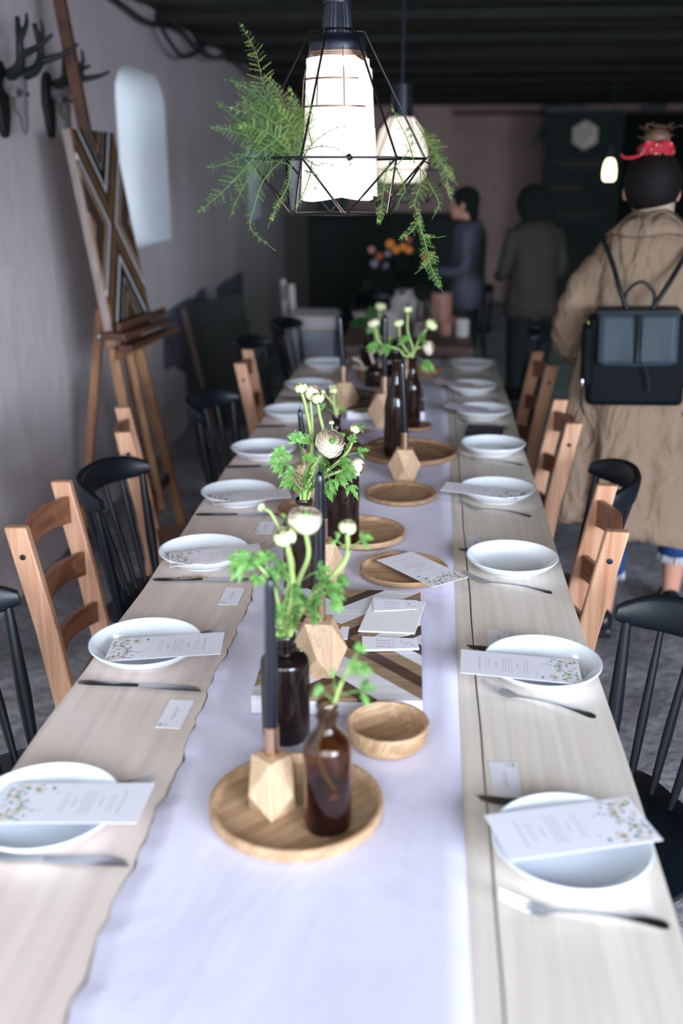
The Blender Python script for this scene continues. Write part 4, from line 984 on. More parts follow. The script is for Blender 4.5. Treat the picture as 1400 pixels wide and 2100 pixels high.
def spindle_chair_proto():
    r = thing('spindle_back_chair', 'x', 'chair')
    # curved crest rail
    g = MB(); n = 28; rings = []; Wd = .185
    def cx(t): return -.255+.105*abs(t)**2.2
    for i in range(n+1):
        t = -1+2*i/n; y = Wd*math.sin(t*1.25)/math.sin(1.25); x = cx(t); h = .036*(1-.62*abs(t)**6); th = .013*(1-.25*abs(t)**4)
        zc = .785-.012*abs(t)**2
        nx, ny = 1, 0; dx = (cx(t+.01)-cx(t-.01))/.02; dy = Wd*math.cos(t*1.25)*1.25/math.sin(1.25); L = math.hypot(dx, dy); nx, ny = dy/L, -dx/L
        ring = []
        for k in range(10):
            a = 2*PI*k/10; ca, sa = math.cos(a), math.sin(a); sq = lambda v: math.copysign(abs(v)**.6, v)
            lean = -.18*(sq(sa)*h)
            ring.append(V((x+nx*(sq(ca)*th)+lean, y+ny*sq(ca)*th, zc+sq(sa)*h)))
        rings.append(ring)
    g.loft(rings); g.build('crest_rail', M['black_paint'], r, angle=60)
    for k in range(7):
        t = -1+2*k/6; tt = t*.90; yt = Wd*math.sin(tt*1.25)/math.sin(1.25); xt = cx(tt)
        yb = t*.15; xb = -.165+.03*abs(t)**2
        big = 1.55 if k in (0, 6) else 1.0
        g = MB(); p0 = V((xb, yb, .44)); p1 = V((xt, yt, .765)); pts = [p0.lerp(p1, q) for q in (0, .15, .4, .7, 1)]
        g.tube(pts, [.0062*big, .0082*big, .0098*big, .0080*big, .0058*big], 12); g.build('spindle', M['black_paint'], r, angle=60)
    g = MB(); rings = []
    for i in range(0, 9):
        t = i/8; x = -.20+.40*t; wv = .14+.075*math.sin(min(1, t*1.25)*PI/2) if t > 0 else .12
        if t == 1: wv = .195
        rings.append([V((x, -wv, .432)), V((x, wv, .432)), V((x, wv+.006, .448)), V((x, wv*.8, .455)), V((x, 0, .446 if 0 < t < 1 else .45)), V((x, -wv*.8, .455)), V((x, -wv-.006, .448))])
    g.loft(rings); g.build('seat', M['black_paint'], r, bevel=.004, angle=60)
    for sx in (-1, 1):
        for s in (-1, 1):
            g = MB(); g.tube([(sx*.13, s*.12, .434), (sx*.16, s*.15, .25), (sx*.20, s*.185, 0)], [.013, .019, .011], 12); g.build('leg', M['black_paint'], r, angle=60)
    for s in (-1, 1):
        g = MB(); g.tube([(-.175, s*.163, .165), (.175, s*.163, .165)], .009, 10); g.build('stretcher', M['black_paint'], r)
    g = MB(); g.tube([(0, -.163, .165), (0, .163, .165)], .009, 10); g.build('stretcher', M['black_paint'], r)
    return r
pine = pine_chair_proto(); blk = spindle_chair_proto()
def chair_at(proto, a, b_, side, label, group, back):
    """a = near top of back, b_ = far top of back (x, y on the floor plan); side -1 left of the table, 1 right"""
    a = V(a); b_ = V(b_); m_ = (a+b_)/2; d = b_-a
    th = math.atan2(d.y, d.x)-PI/2
    if side > 0: th += PI
    f = V((math.cos(th), math.sin(th)))
    return place(proto, (m_.x-f.x*back, m_.y-f.y*back, 0), th, label, group)
gp = 'pine ladder-back chairs round the table'; gb = 'black spindle-back chairs round the table'
chair_at(pine, (-.862, 1.985), (-.885, 2.32), -1, 'honey pine ladder-back chair nearest on the left side of the table', gp, -.262)
chair_at(pine, (-.885, 2.84), (-.975, 3.14), -1, 'honey pine ladder-back chair seen edge-on between the first black chair and the easel', gp, -.262)
chair_at(pine, (-.748, 4.00), (-.775, 4.30), -1, 'honey pine ladder-back chair far on the left beside the sixth plate', gp, -.262)
chair_at(pine, (.402, 2.07), (.433, 2.40), 1, 'honey pine ladder-back chair nearest on the right side of the table', gp, -.262)
chair_at(pine, (.437, 3.065), (.437, 3.38), 1, 'honey pine ladder-back chair on the right in front of the woman in the beige coat', gp, -.262)
chair_at(pine, (.477, 4.04), (.455, 4.36), 1, 'shadowed pine ladder-back chair farthest down the right side', gp, -.262)
chair_at(blk, (-.865, 1.43), (-.850, 1.845), -1, 'black spindle-back chair cut off by the left picture edge', gb, -.20)
chair_at(blk, (-.870, 2.41), (-.845, 2.80), -1, 'black spindle-back chair between the two nearest left pine chairs', gb, -.20)
chair_at(blk, (-.825, 3.40), (-.765, 3.80), -1, 'black spindle-back chair on the left beside the fifth plate', gb, -.20)
chair_at(blk, (-.89, 4.75), (-.86, 5.15), -1, 'black spindle-back chair hidden behind the far left pine chair', gb, -.20)
chair_at(blk, (-.83, 5.45), (-.77, 5.85), -1, 'black spindle-back chair in front of the white chair at the far left end', gb, -.20)
chair_at(blk, (.585, 1.54), (.412, 1.87), 1, 'black spindle-back chair nearest on the right side', gb, -.20)
chair_at(blk, (.485, 2.52), (.515, 2.88), 1, 'black spindle-back chair on the right between two pine chairs', gb, -.20)
chair_at(blk, (.56, 5.3), (.58, 5.7), 1, 'black spindle-back chair in deep shadow right of the far second table', gb, -.20)
chair_at(blk, (-.55, 7.0), (-.25, 7.2), -1, 'black spindle-back chair standing in the dark behind the second table', gb, -.20)
chair_at(blk, (.10, 7.8), (.45, 7.8), 1, 'black spindle-back chair against the dark beyond the person in taupe', gb, -.20)

# white chair + grey storage box at the far end
g = MB(); bx = thing('storage_box', 'white and pale grey storage chest standing behind the left end of the table', 'chest', (-.70, 6.22, 0))
g.box((0, 0, .37), (.27, .36, .66)); g.build('body', M['grey_paint'], bx, bevel=.01)
g = MB(); g.box((0, 0, .74), (.29, .40, .09)); g.build('lid', M['white_paint'], bx, bevel=.02)
g = MB()
for sx in (-1, 1):
    for sy in (-1, 1): g.box((sx*.10, sy*.14, .02), (.05, .05, .04))
g.build('foot', M['grey_paint'], bx)
r = thing('white_chair', 'white slatted chair at the far left beyond the black chairs', 'chair', (-.70, 6.75, 0), .3)
g = MB(); g.box((0, 0, .45), (.4, .4, .03)); g.build('seat', M['white_paint'], r, bevel=.005)
for s in (-1, 1):
    g = MB(); g.bar((-.2, s*.17, 0), (-.24, s*.17, .92), .04, .03); g.build('back_post', M['white_paint'], r)
    g = MB(); g.bar((.17, s*.17, 0), (.17, s*.17, .44), .035, .035); g.build('front_leg', M['white_paint'], r)
g = MB(); g.box((-.235, 0, .84), (.02, .30, .09)); g.build('back_slat', M['white_paint'], r)
g = MB(); g.box((-.225, 0, .66), (.02, .30, .06)); g.build('back_slat', M['white_paint'], r)

# ================================================================ EASEL + ART
es = thing('easel', 'tall beech artist easel leaning towards the left wall', 'easel', (-1.25, 4.15, 0)); eo = V((-1.25, 4.15, 0))
def ebar(name, a, b_, w_, h, mat='easel', par=es, up=(0, 0, 1)):
    g = MB(); g.bar(V(a)-eo, V(b_)-eo, w_, h, up); return g.build(name, M[mat], par, bevel=.003)
ebar('front_leg', (-1.13, 3.96, 0), (-1.325, 3.985, 1.42), .03, .04, up=(1, 0, 0))
ebar('front_leg', (-1.12, 4.42, 0), (-1.26, 4.24, 1.05), .03, .04, up=(1, 0, 0))
ebar('mast', (-1.155, 4.15, .18), (-1.443, 4.15, 2.36), .034, .045, 'easel_dark', up=(1, 0, 0))
ebar('notched_rail', (-1.13, 4.12, .20), (-1.245, 4.13, .95), .028, .03, up=(1, 0, 0))
ebar('rear_leg', (-1.53, 4.20, 0), (-1.34, 4.12, 1.05), .03, .035, up=(1, 0, 0))
ebar('cross_bar', (-1.165, 3.93, .27), (-1.165, 4.44, .27), .02, .045, 'easel_dark')
ebar('cross_bar', (-1.245, 3.92, .90), (-1.20, 4.40, .90), .02, .05)
ld = ebar('ledge', (-1.225, 3.89, .975), (-1.165, 4.42, .975), .10, .025, 'easel_dark')
ebar('ledge_lip', (-1.205, 3.90, 1.01), (-1.150, 4.40, 1.015), .018, .03, 'easel_dark')
ebar('ledge_shelf', (-1.185, 3.90, .93), (-1.120, 4.44, .935), .06, .022, 'easel_dark')
g = MB(); g.ell((-1.345+1.25, 4.10-4.15, .945), (.014, .014, .014)); g.build('bolt', M['metal'], es)
# art
AW, AH = .41, .755
art = thing('wood_mosaic_panel', 'tall geometric wooden artwork with white zigzag lines standing on the easel', 'artwork', (-1.225, 4.16, .992), 0)
# local axes: u along +y, v up (leaning back), n towards +x
lean = .155; yawa = -.11
Rr = Matrix.Rotation(yawa, 3, 'Z') @ Matrix.Rotation(-lean, 3, 'Y') @ Matrix(((0, 0, 1), (1, 0, 0), (0, 1, 0)))
def AT(mb): return mb.move((0, 0, 0), Rr)
g = MB(); g.box((0, AH/2, -.016), (AW, AH, .032)); AT(g).build('backing', M['ch_grey'], art, bevel=.002)
bands = []
bands = [(-.36, -.25, 5), (-.25, -.12, 2), (-.12, -.075, 1), (-.075, -.058, 2), (-.058, -.034, 0), (-.034, .0, 2), (.0, .06, 4), (.06, .118, 2), (.118, .142, 0), (.142, .205, 3), (.205, .222, 5), (.222, .26, 3), (.26, .285, 1), (.285, .42, 2)]  # the gold band imitates gloss on the laths
g = chevron(AW-.02, AH-.004, .0, [0.02], 1.55, bands, .0005, .007)
g.v = [(x, y+AH/2, z) for x, y, z in g.v]; AT(g).build('inlay', CHM, art, angle=30)

# leaning dark board
lb = thing('leaning_board', 'dark brown wooden board leaning against the left wall', 'board', (-1.34, 6.50, 0))
g = MB(); g.bar((0, 0, .01), (-.165, 0, .80), .03, .62, (1, 0, 0)); o = g.build('panel', M['board_dark'], lb, bevel=.004)
g = MB(); g.bar((.012, -.318, .01), (-.153, -.318, .80), .03, .03, (1, 0, 0)); g.build('edge_strip', M['board_edge'], lb)

# deer skull trophies
def trophy(y, z, s, label, seed, up=.8, out=1.4):
    r = thing('deer_skull_mount', label, 'hunting trophy', (XL+.004, y, z), 0, 'deer skull mounts high on the left wall'); rnd = random.Random(seed)
    g = MB(); poly = [(.055*math.cos(a)*(1 if math.sin(a) > 0 else .8), .125*math.sin(a)) for a in [2*PI*k/20 for k in range(20)]]
    g.prism([(p[0]*s, p[1]*s) for p in poly], 0, .022*s, T=lambda p: V((p.z, p.x, p.y))); g.build('plaque', M['plaque'], r, bevel=.004)
    g = MB()
    g.ell((.062*s, 0, .045*s), (.042*s, .036*s, .042*s)); g.ell((.075*s, 0, -.01*s), (.026*s, .027*s, .05*s)); g.ell((.083*s, 0, -.065*s), (.015*s, .017*s, .05*s))
    for q in (-1, 1): g.ell((.07*s, q*.032*s, .02*s), (.022*s, .012*s, .02*s))
    sk = g.build('skull', M['bone'], r, remesh=.004, smoothit=3)
    for q in (-1, 1):
        e = MB(); e.ell((.085*s, q*.033*s, .018*s), (.012*s, .011*s, .012*s)); e.build('eye_socket', M['bone_hollow'], r)
        a = MB(); b0_ = V((.06*s, q*.02*s, .075*s))
        main = curve([b0_, b0_+V((.035*s*out, q*.05*s, .03*s*up)), b0_+V((.045*s*out, q*.075*s, .10*s*up)), b0_+V((.04*s*out, q*.055*s, .20*s*up))], 6)
        a.tube(main, [max(.004, (.023-.0008*k))*s for k in range(len(main))], 8)
        p1 = main[9]; a.tube(curve([p1, p1+V((.05*s*out, q*.03*s, .03*s*up)), p1+V((.085*s*out, q*.04*s, .07*s*up))], 5), [.014*s-.0009*s*k for k in range(11)], 7)
        p2 = main[13]; a.tube(curve([p2, p2+V((.02*s, -q*.02*s, .05*s)), p2+V((.02*s, -q*.03*s, .085*s))], 5), [.012*s-.0008*s*k for k in range(11)], 7)
        a.ell(b0_+V((.01*s, q*.012*s, .0)), (.017*s, .017*s, .02*s)); a.build('antler', M['antler'], r, angle=180)
    return r
trophy(4.32, 1.84, 1.0, 'deer skull with dark antlers on a plaque, partly behind the easel mast', 1, .45, 1.35)
trophy(3.84, 1.83, 1.05, 'deer skull with tall dark antlers at the left picture edge', 2, .85, 1.5)

# ================================================================ LAMPS
def cage_lamp():
    c = ony(692, 325, 2.05); cx, cy = c.x, c.y
    r = thing('pendant_lamp', 'large pendant lamp with a glowing white shade inside a black geometric wire cage', 'lamp', (cx, cy, 1.49)); o = V((cx, cy, 1.49))
    z = lambda py: ony(692, py, 2.05).z-1.49
    g = MB(); z0 = z(118)
    g.lathe([(0, z(100)), (.050, z(100)-.006), (.0525, z(92)), (.050, z(86)), (.040, z(80)), (.034, z(76)), (.031, z(70)), (0, z(70))], seg=40); g.build('cap', M['lamp_black'], r)
    g = MB()
    prof = []; n = 24; vs = []
    for zz in (z(74), z(40), z(0), 2.44-1.49):
        rr = .026 if zz < z(10) else .020
        for k in range(48):
            a = 2*PI*k/48; q = rr*(1+.07*(k % 2)); vs.append((q*math.cos(a), q*math.sin(a), zz))
    fs = [(i*48+k, i*48+(k+1) % 48, (i+1)*48+(k+1) % 48, (i+1)*48+k) for i in range(3) for k in range(48)]
    g.add(vs, fs); g.lathe([(0, z(8)), (.027, z(8)), (.0275, z(4)), (0, z(4))], seg=30); g.build('fluted_neck', M['lamp_black'], r, angle=25)
    # paper / glass shade: slightly crumpled open sheet wrapped round
    g = MB(); grid = []; zt, zb = z(121), z(406); N = 56
    for i in range(15):
        t = i/14; zz = zt+(zb-zt)*t; row = []
        for k in range(N+1):
            a = -PI*.16+(2*PI+.22)*k/N; rr = .058+.011*t+.0012*math.sin(a*5+t*4)+(.011*(k/N-.86)/.14 if k/N > .86 else 0)
            zoff = -.006*math.sin(a*2)*(t)+(-.02*(k/N-.9)/.1 if (k/N > .9 and t < .5) else 0)
            row.append((rr*math.cos(a), rr*math.sin(a), zz+zoff))
        grid.append(row)
    g.sheet(grid); g.build('shade', M['lampglow'], r, solid=.0008, angle=180)
    g = MB(); g.lathe([(0, zt-.004), (.05, zt-.004), (.052, zt-.010), (.035, zt+.005), (.026, zt+.012), (.026, z(104)), (0, z(104))], seg=32); g.build('glass_collar', M['lampglow'], r)
    # bulb guard; thick lower rings stand in for shadow lines on paper
    g = MB()
    for py, rr in ((108, .052), (112, .053), (116, .054), (165, .0635), (221, .0665)): 
        zz = z(py); g.tube([(rr*math.cos(2*PI*k/36), rr*math.sin(2*PI*k/36), zz) for k in range(37)], (.0017 if py > 150 else .0012), 5, caps=False)
    for k in range(8):
        a = 2*PI*(k+.35)/8; g.tube([(.050*math.cos(a), .050*math.sin(a), z(96)), (.0535*math.cos(a), .0535*math.sin(a), z(116)), (.0635*math.cos(a), .0635*math.sin(a), z(165)), (.067*math.cos(a), .067*math.sin(a), z(222))], .0012, 5)
    g.build('bulb_guard', M['copperwire'], r)
    # geometric cage
    zt, zm, zl = z(62), z(325), z(438); R1 = .170; R2 = .102; ph = .23
    top = [V((.026*math.cos(PI/3*k+ph), .026*math.sin(PI/3*k+ph), zt)) for k in range(6)]
    kn = [V((.050*math.cos(PI/3*k+ph), .050*math.sin(PI/3*k+ph), zt-.002)) for k in range(6)]
    mid = [V((R1*math.cos(PI/3*k+ph), R1*math.sin(PI/3*k+ph), zm)) for k in range(6)]
    low = [V((R2*math.cos(PI/3*k+ph+PI/6), R2*math.sin(PI/3*k+ph+PI/6), zl)) for k in range(6)]
    wr = .0021
    g = MB(); g.tube([(.0275*math.cos(2*PI*k/30), .0275*math.sin(2*PI*k/30), zt) for k in range(31)], .002, 6)
    for k in range(6):
        g.tube([top[k], kn[k], kn[k].lerp(mid[k], .04), mid[k]], wr, 7)
        g.tube([mid[k], mid[(k+1) % 6]], wr, 7); g.tube([low[k], low[(k+1) % 6]], wr, 7); g.tube([mid[k], low[k]], wr, 7); g.tube([mid[(k+1) % 6], low[k]], wr, 7)
        g.ell(mid[k], (.0034,)*3, seg=8, rings=6)
    e = mid[0]; g.tube(curve([e, e+V((.01, 0, .004)), e+V((.022, 0, .003)), e+V((.024, 0, -.008)), e+V((.012, 0, -.010)), e+V((-.004, -.01, -.004))], 5), .0015, 6)
    g.build('wire_cage', M['cage'], r)
    g = MB(); q = mid[4].lerp(mid[5], .5); g.ell(q, (.0045, .0045, .0065)); g.tube([q+V((-.006, 0, .003)), q+V((.006, 0, -.003))], .0022, 6); g.build('wire_clip', M['cage'], r)
    l = bpy.data.lights.new('bulb_light', 'POINT'); l.energy = 2.2; l.color = (1, .86, .7); l.shadow_soft_size = .05
    lo = bpy.data.objects.new('bulb_light', l); COL.objects.link(lo); lo.location = (cx, cy, 1.50)
    return r, o
lamp1, LO = cage_lamp()
def far_lamp(cx, cy, zt, zb, r, label, mat, cage=True):
    root = thing('pendant_lamp', label, 'lamp', (cx, cy, zb)); H = zt-zb
    g = MB(); g.lathe([(0, H), (r*.45, H*.99), (r*.8, H*.8), (r, H*.45), (r*.95, H*.1), (r*.7, 0), (0, 0)], seg=32); g.build('shade', M[mat], root)
    g = MB(); g.lathe([(0, H+.11), (r*.35, H+.11), (r*.42, H-.01), (0, H-.01)], seg=20); g.build('cap', M['lamp_black'], root)
    g = MB(); g.tube([(0, 0, H+.1), (0, 0, CEIL-zb)], .006, 6); g.build('cord', M['lamp_black'], root)
    if cage:
        g = MB(); R1, R2 = r*1.9, r*1.2; mid = [V((R1*math.cos(PI/3*k), R1*math.sin(PI/3*k), H*.2)) for k in range(6)]; low = [V((R2*math.cos(PI/3*k+PI/6), R2*math.sin(PI/3*k+PI/6), -H*.3)) for k in range(6)]
        for k in range(6):
            g.tube([(0, 0, H+.08), mid[k]], .0022, 5); g.tube([mid[k], mid[(k+1) % 6]], .0022, 5); g.tube([low[k], low[(k+1) % 6]], .0022, 5); g.tube([mid[k], low[k]], .0022, 5); g.tube([mid[(k+1) % 6], low[k]], .0022, 5)
        g.build('wire_cage', M['cage'], root)
    return root
far_lamp(-.125, 4.0, 1.773, 1.545, .098, 'second pendant lamp with a round milky shade, half hidden behind the first', 'lampglow2')
far_lamp(1.425, 9.0, 1.70, 1.53, .05, 'small distant glowing lamp beside the red hair scarf', 'bulb', False)

# ================================================================ FERNS
def frond(g, pts, width, rnd, dens=1.0, up=(0, -1, .1), droop=.15, mats=(0, 0, 0), taper=1.0, leafl=.0065, start=.12):
    """asparagus fern frond: rachis + feathery pinnae with needle leaflets"""
    c = curve(pts, 9); L = sum((c[i+1]-c[i]).length for i in range(len(c)-1)); n = int(L/.0085*dens)
    cum = [0]
    for i in range(len(c)-1): cum.append(cum[-1]+(c[i+1]-c[i]).length)
    def at(s):
        for i in range(len(c)-1):
            if cum[i+1] >= s: 
                k = (s-cum[i])/max(1e-6, cum[i+1]-cum[i]); return c[i].lerp(c[i+1], k), (c[i+1]-c[i]).normalized()
        return c[-1], (c[-1]-c[-2]).normalized()
    nrm = V(up).normalized()
    for i in range(n):
        t = start+(1-start)*i/n; p, d = at(t*L); s = d.cross(nrm).normalized()
        env = math.sin(min(1, (1-t)*1.15+.04)*PI/2)*min(1, .45+(t-start)*3.0)*taper
        for sg in (-1, 1):
            if rnd.random() < .12: continue
            pl = width*env*rnd.uniform(.7, 1.08)
            if pl < .004: continue
            dd = (d*rnd.uniform(.35, .65)+s*sg+nrm*rnd.uniform(-.25, .25)).normalized()
            m_ = rnd.choice(mats); nn = max(3, int(pl/.0032)); q0 = p
            for k in range(nn):
                u = k/nn; q = p+dd*pl*u-V((0, 0, 1))*pl*droop*u*u; e = p+dd*pl*(u+1.15/nn)-V((0, 0, 1))*pl*droop*(u+1.15/nn)**2
                ll = leafl*(1-.55*u)*rnd.uniform(.7, 1.15)
                for s2 in (-1, 1):
                    a = (dd*.75+d.cross(dd).cross(dd)*0+(d*s2)+nrm*rnd.uniform(-.4, .4)).normalized()
                    tip = q+a*ll; w_ = dd*.00065
                    g.add([q-w_, q+w_, tip], [(0, 1, 2)], m_)
                wv = d.cross(dd).cross(dd).normalized()*.00035 if d.cross(dd).length > 1e-4 else V((0, 0, .0003))
                g.add([q-wv, q+wv, e], [(0, 1, 2)], m_)
    return c
FM = [M['fern'], M['fern_dark'], M['fern_yel']]
def fern_thing(label, anchor, specs, seed):
    root = thing('asparagus_fern', label, 'fern', anchor, 0); rnd = random.Random(seed); o = V(anchor)
    for (pp, width, mats, kw) in specs:
        pts = [V(ony(x, y, Y))-o for x, y, Y in pp]
        g = MB(); c = frond(g, pts, width, rnd, mats=mats, **kw); g.tube(c, [.0012-.0008*i/(len(c)-1) for i in range(len(c))], 5, 3)
        g.build('frond', FM+[M['fern_stem']], root, angle=180)
    return root
A, B, C = (0, 0, 1), (0, 2, 2), (1, 1, 0)
sp = [([(578, 300, 2.02), (545, 200, 2.03), (525, 110, 2.04), (490, 46, 2.05)], .042, (1, 2, 2), dict(droop=.05, dens=.75, start=.33, leafl=.005)),
      ([(600, 310, 1.98), (560, 240, 1.97), (520, 190, 1.96), (470, 165, 1.95)], .034, A, {}),
      ([(600, 300, 2.05), (560, 230, 2.06), (500, 175, 2.08), (455, 160, 2.10)], .034, C, {}),
      ([(610, 310, 2.0), (590, 240, 2.0), (570, 190, 2.0), (540, 150, 2.0)], .032, B, {}),
      ([(615, 315, 1.97), (612, 250, 1.96), (600, 205, 1.96), (592, 175, 1.96)], .026, B, {}),
      ([(590, 320, 2.0), (530, 270, 1.99), (480, 240, 1.98), (440, 205, 1.98)], .034, C, {}),
      ([(590, 325, 1.96), (530, 290, 1.94), (480, 270, 1.93), (428, 258, 1.92)], .032, A, {}),
      ([(600, 318, 1.93), (560, 280, 1.91), (520, 262, 1.90), (485, 258, 1.9)], .036, B, {}),
      ([(595, 300, 1.94), (560, 250, 1.93), (520, 225, 1.93), (480, 210, 1.93)], .034, A, {}),
      ([(625, 320, 1.95), (610, 280, 1.94), (585, 240, 1.93), (550, 215, 1.93)], .034, B, {}),
      ([(640, 300, 1.98), (630, 260, 1.98), (610, 225, 1.99), (590, 195, 2.0)], .026, B, {}),
      ([(590, 270, 1.92), (530, 315, 1.90), (470, 380, 1.89), (403, 440, 1.88)], .040, (0, 0, 1), dict(droop=.1, dens=.9)),
      ([(580, 290, 1.96), (520, 310, 1.95), (465, 335, 1.95), (420, 345, 1.95)], .032, C, {}),
      ([(560, 300, 1.98), (520, 350, 1.98), (490, 400, 1.98), (470, 450, 1.98)], .030, C, {}),
      ([(585, 320, 1.97), (540, 370, 1.97), (520, 430, 1.97), (515, 470, 1.97), (565, 515, 1.97)], .018, C, dict(dens=.6)),
      ([(600, 325, 1.93), (590, 380, 1.92), (568, 420, 1.91), (548, 470, 1.91)], .014, (0, 0, 2), dict(dens=1.1, leafl=.005)),
      ([(640, 330, 1.93), (632, 370, 1.92), (615, 410, 1.91), (596, 432, 1.91)], .014, (0, 2, 2), dict(leafl=.005)),
      ([(600, 340, 1.97), (560, 330, 1.97), (510, 345, 1.96), (470, 375, 1.96)], .030, A, {}),
      ([(600, 300, 1.93), (620, 265, 1.92), (640, 240, 1.92), (622, 182, 1.92)], .013, B, dict(leafl=.004)),
      ([(620, 325, 1.9), (645, 290, 1.88), (690, 262, 1.87), (735, 262, 1.87)], .013, (1, 1, 2), dict(dens=.6, start=.2, leafl=.004)),
      ([(620, 310, 1.89), (660, 300, 1.87), (700, 312, 1.86), (738, 370, 1.86)], .012, (1, 1, 1), dict(dens=.6, start=.3, leafl=.004)),
      ([(625, 325, 1.9), (650, 340, 1.88), (665, 335, 1.88), (700, 345, 1.88)], .020, (1, 2, 1), dict(dens=.5, leafl=.004)),
      ([(625, 350, 1.9), (640, 355, 1.88), (655, 365, 1.88), (640, 400, 1.88)], .014, (1, 2, 1), dict(dens=.6, leafl=.004))]
_r = random.Random(77)
for q in range(56):
    a_ = _r.uniform(0, 2*PI); rr_ = _r.uniform(.55, 1.0); ex, ey = 545+95*rr_*math.cos(a_), 245+82*rr_*math.sin(a_); sx_, sy_ = 592+_r.uniform(-12, 22), 305+_r.uniform(-20, 22); yy = _r.uniform(1.90, 2.08)
    mx, my = (sx_+ex)/2+_r.uniform(-14, 14), (sy_+ey)/2+_r.uniform(-22, 4)
    sp.append(([(sx_, sy_, 1.98), (mx, my, (yy+1.98)/2), (ex, ey, yy)], _r.uniform(.018, .030), _r.choice([A, B, C, (0, 0, 2), (0, 1, 1)] if ex < 540 else [A, B, B, (0, 0, 2)]), dict(dens=1.15, leafl=.0052, droop=.12)))  # fewer dark greens towards the lamp: its glow painted in
fern_thing('bushy asparagus fern tied to the left side of the wire-cage lamp', ony(580, 320, 1.98), sp, 4)
sp = [([(850, 335, 1.96), (835, 285, 1.94), (815, 245, 1.93), (802, 212, 1.93)], .020, (0, 1, 2), dict(dens=.7)),
      ([(800, 330, 1.93), (790, 360, 1.90), (785, 400, 1.89), (776, 462, 1.89)], .026, (0, 0, 2), dict(leafl=.0075)),
      ([(852, 250, 1.98), (875, 285, 1.95), (905, 330, 1.92), (928, 412, 1.91)], .028, (0, 0, 2), dict(leafl=.0085)),
      ([(860, 262, 1.98), (895, 320, 1.95), (920, 355, 1.94), (938, 380, 1.94)], .022, (0, 0, 2), dict(leafl=.008)),
      ([(860, 335, 1.96), (862, 380, 1.93), (850, 420, 1.92), (868, 470, 1.92)], .022, (0, 1, 2), {}),
      ([(865, 350, 1.96), (885, 385, 1.93), (900, 420, 1.92), (885, 450, 1.92)], .018, (0, 0, 1), {}),
      ([(812, 345, 1.93), (830, 385, 1.91), (822, 405, 1.91), (812, 432, 1.9)], .018, (0, 1, 2), {}),
      ([(862, 440, 1.93), (848, 470, 1.92), (830, 485, 1.92), (816, 492, 1.92)], .018, (0, 2, 1), {}),
      ([(862, 440, 1.93), (865, 480, 1.92), (890, 487, 1.92), (914, 484, 1.92)], .011, (0, 0, 2), dict(leafl=.006)),
      ([(864, 470, 1.93), (875, 510, 1.92), (885, 550, 1.92), (908, 600, 1.92)], .022, (0, 0, 2), dict(leafl=.008)),
      ([(868, 510, 1.92), (885, 525, 1.91), (870, 545, 1.91), (850, 562, 1.91)], .014, (0, 0, 2), dict(leafl=.007)),
      ([(800, 350, 1.93), (830, 320, 1.91), (845, 290, 1.91), (830, 250, 1.91)], .018, (1, 1, 2), dict(dens=.6))]
fern_thing('trailing asparagus fern sprays hanging from the right side of the wire-cage lamp', ony(850, 335, 1.96), sp, 6)

# ================================================================ PEOPLE
def hand(g, wrist, d, palm_n, side, curl=.5):
    """adds palm, four unequal curled fingers and a side thumb; d = pointing direction"""
    w_ = V(wrist); d = V(d).normalized(); n = V(palm_n); n = (n-d*n.dot(d)).normalized(); s = d.cross(n)*side
    R = Matrix((s, n, d)).transposed(); g.ell(w_+d*.045, (.038, .014, .05), R)
    for k, (off, L) in enumerate(((.027, .072), (.010, .080), (-.008, .075), (-.025, .060))):
        p = w_+d*.082+s*off; pts = [p-d*.03, p]; dd = d
        for q in range(3):
            dd = (dd+n*curl*.55).normalized(); pts.append(pts[-1]+dd*L*(.42, .32, .26)[q])
        g.tube(pts, [.009, .0088, .0082, .0075, .006], 8); g.ell(pts[-1], (.006,)*3, seg=8, rings=6)
    p = w_+d*.03+s*.034; t1 = p+(s*.8+d*.7+n*.2).normalized()*.035; t2 = t1+(s*.2+d*.9+n*.4).normalized()*.030
    g.tube([w_+d*.015+s*.015, p, t1, t2], [.012, .012, .010, .0075], 8); g.ell(t2, (.0075,)*3, seg=8, rings=6)
def head(g, c, yawd, s=1.0):
    """yawd: facing direction in XY"""
    f = V(yawd).normalized(); R = Matrix((V((f.y, -f.x, 0)), f, V((0, 0, 1)))).transposed(); c = V(c)
    L = lambda x, y, z: c+R @ V((x*s, y*s, z*s))
    g.ell(c, (.074*s, .092*s, .098*s), R); g.ell(L(0, .035, -.055), (.052*s, .058*s, .060*s), R); g.ell(L(0, .055, -.095), (.028*s, .030*s, .022*s), R)
    g.hull([L(-.008, .09, .015), L(.008, .09, .015), L(-.015, .088, -.03), L(.015, .088, -.03), L(0, .116, -.025)])
    for q in (-1, 1):
        g.ell(L(q*.077, -.002, -.015), (.009*s, .018*s, .030*s), R, seg=10, rings=8); g.ell(L(q*.031, .083, .012), (.016*s, .010*s, .008*s), R, seg=8, rings=6)
    g.ell(L(0, .094, -.058), (.024*s, .010*s, .006*s), R, seg=8, rings=6); g.ell(L(0, .093, -.068), (.020*s, .010*s, .006*s), R, seg=8, rings=6)
def ringpts(c, rx, ry, n, f, wob=0, ph=0, k=7):
    R = Matrix((V((f.y, -f.x, 0)), f, V((0, 0, 1)))).transposed()
    return [V(c)+R @ V(((rx+wob*math.sin(k*2*PI*j/n+ph))*math.cos(2*PI*j/n), (ry+wob*math.sin(k*2*PI*j/n+ph))*math.sin(2*PI*j/n), 0)) for j in range(n)]
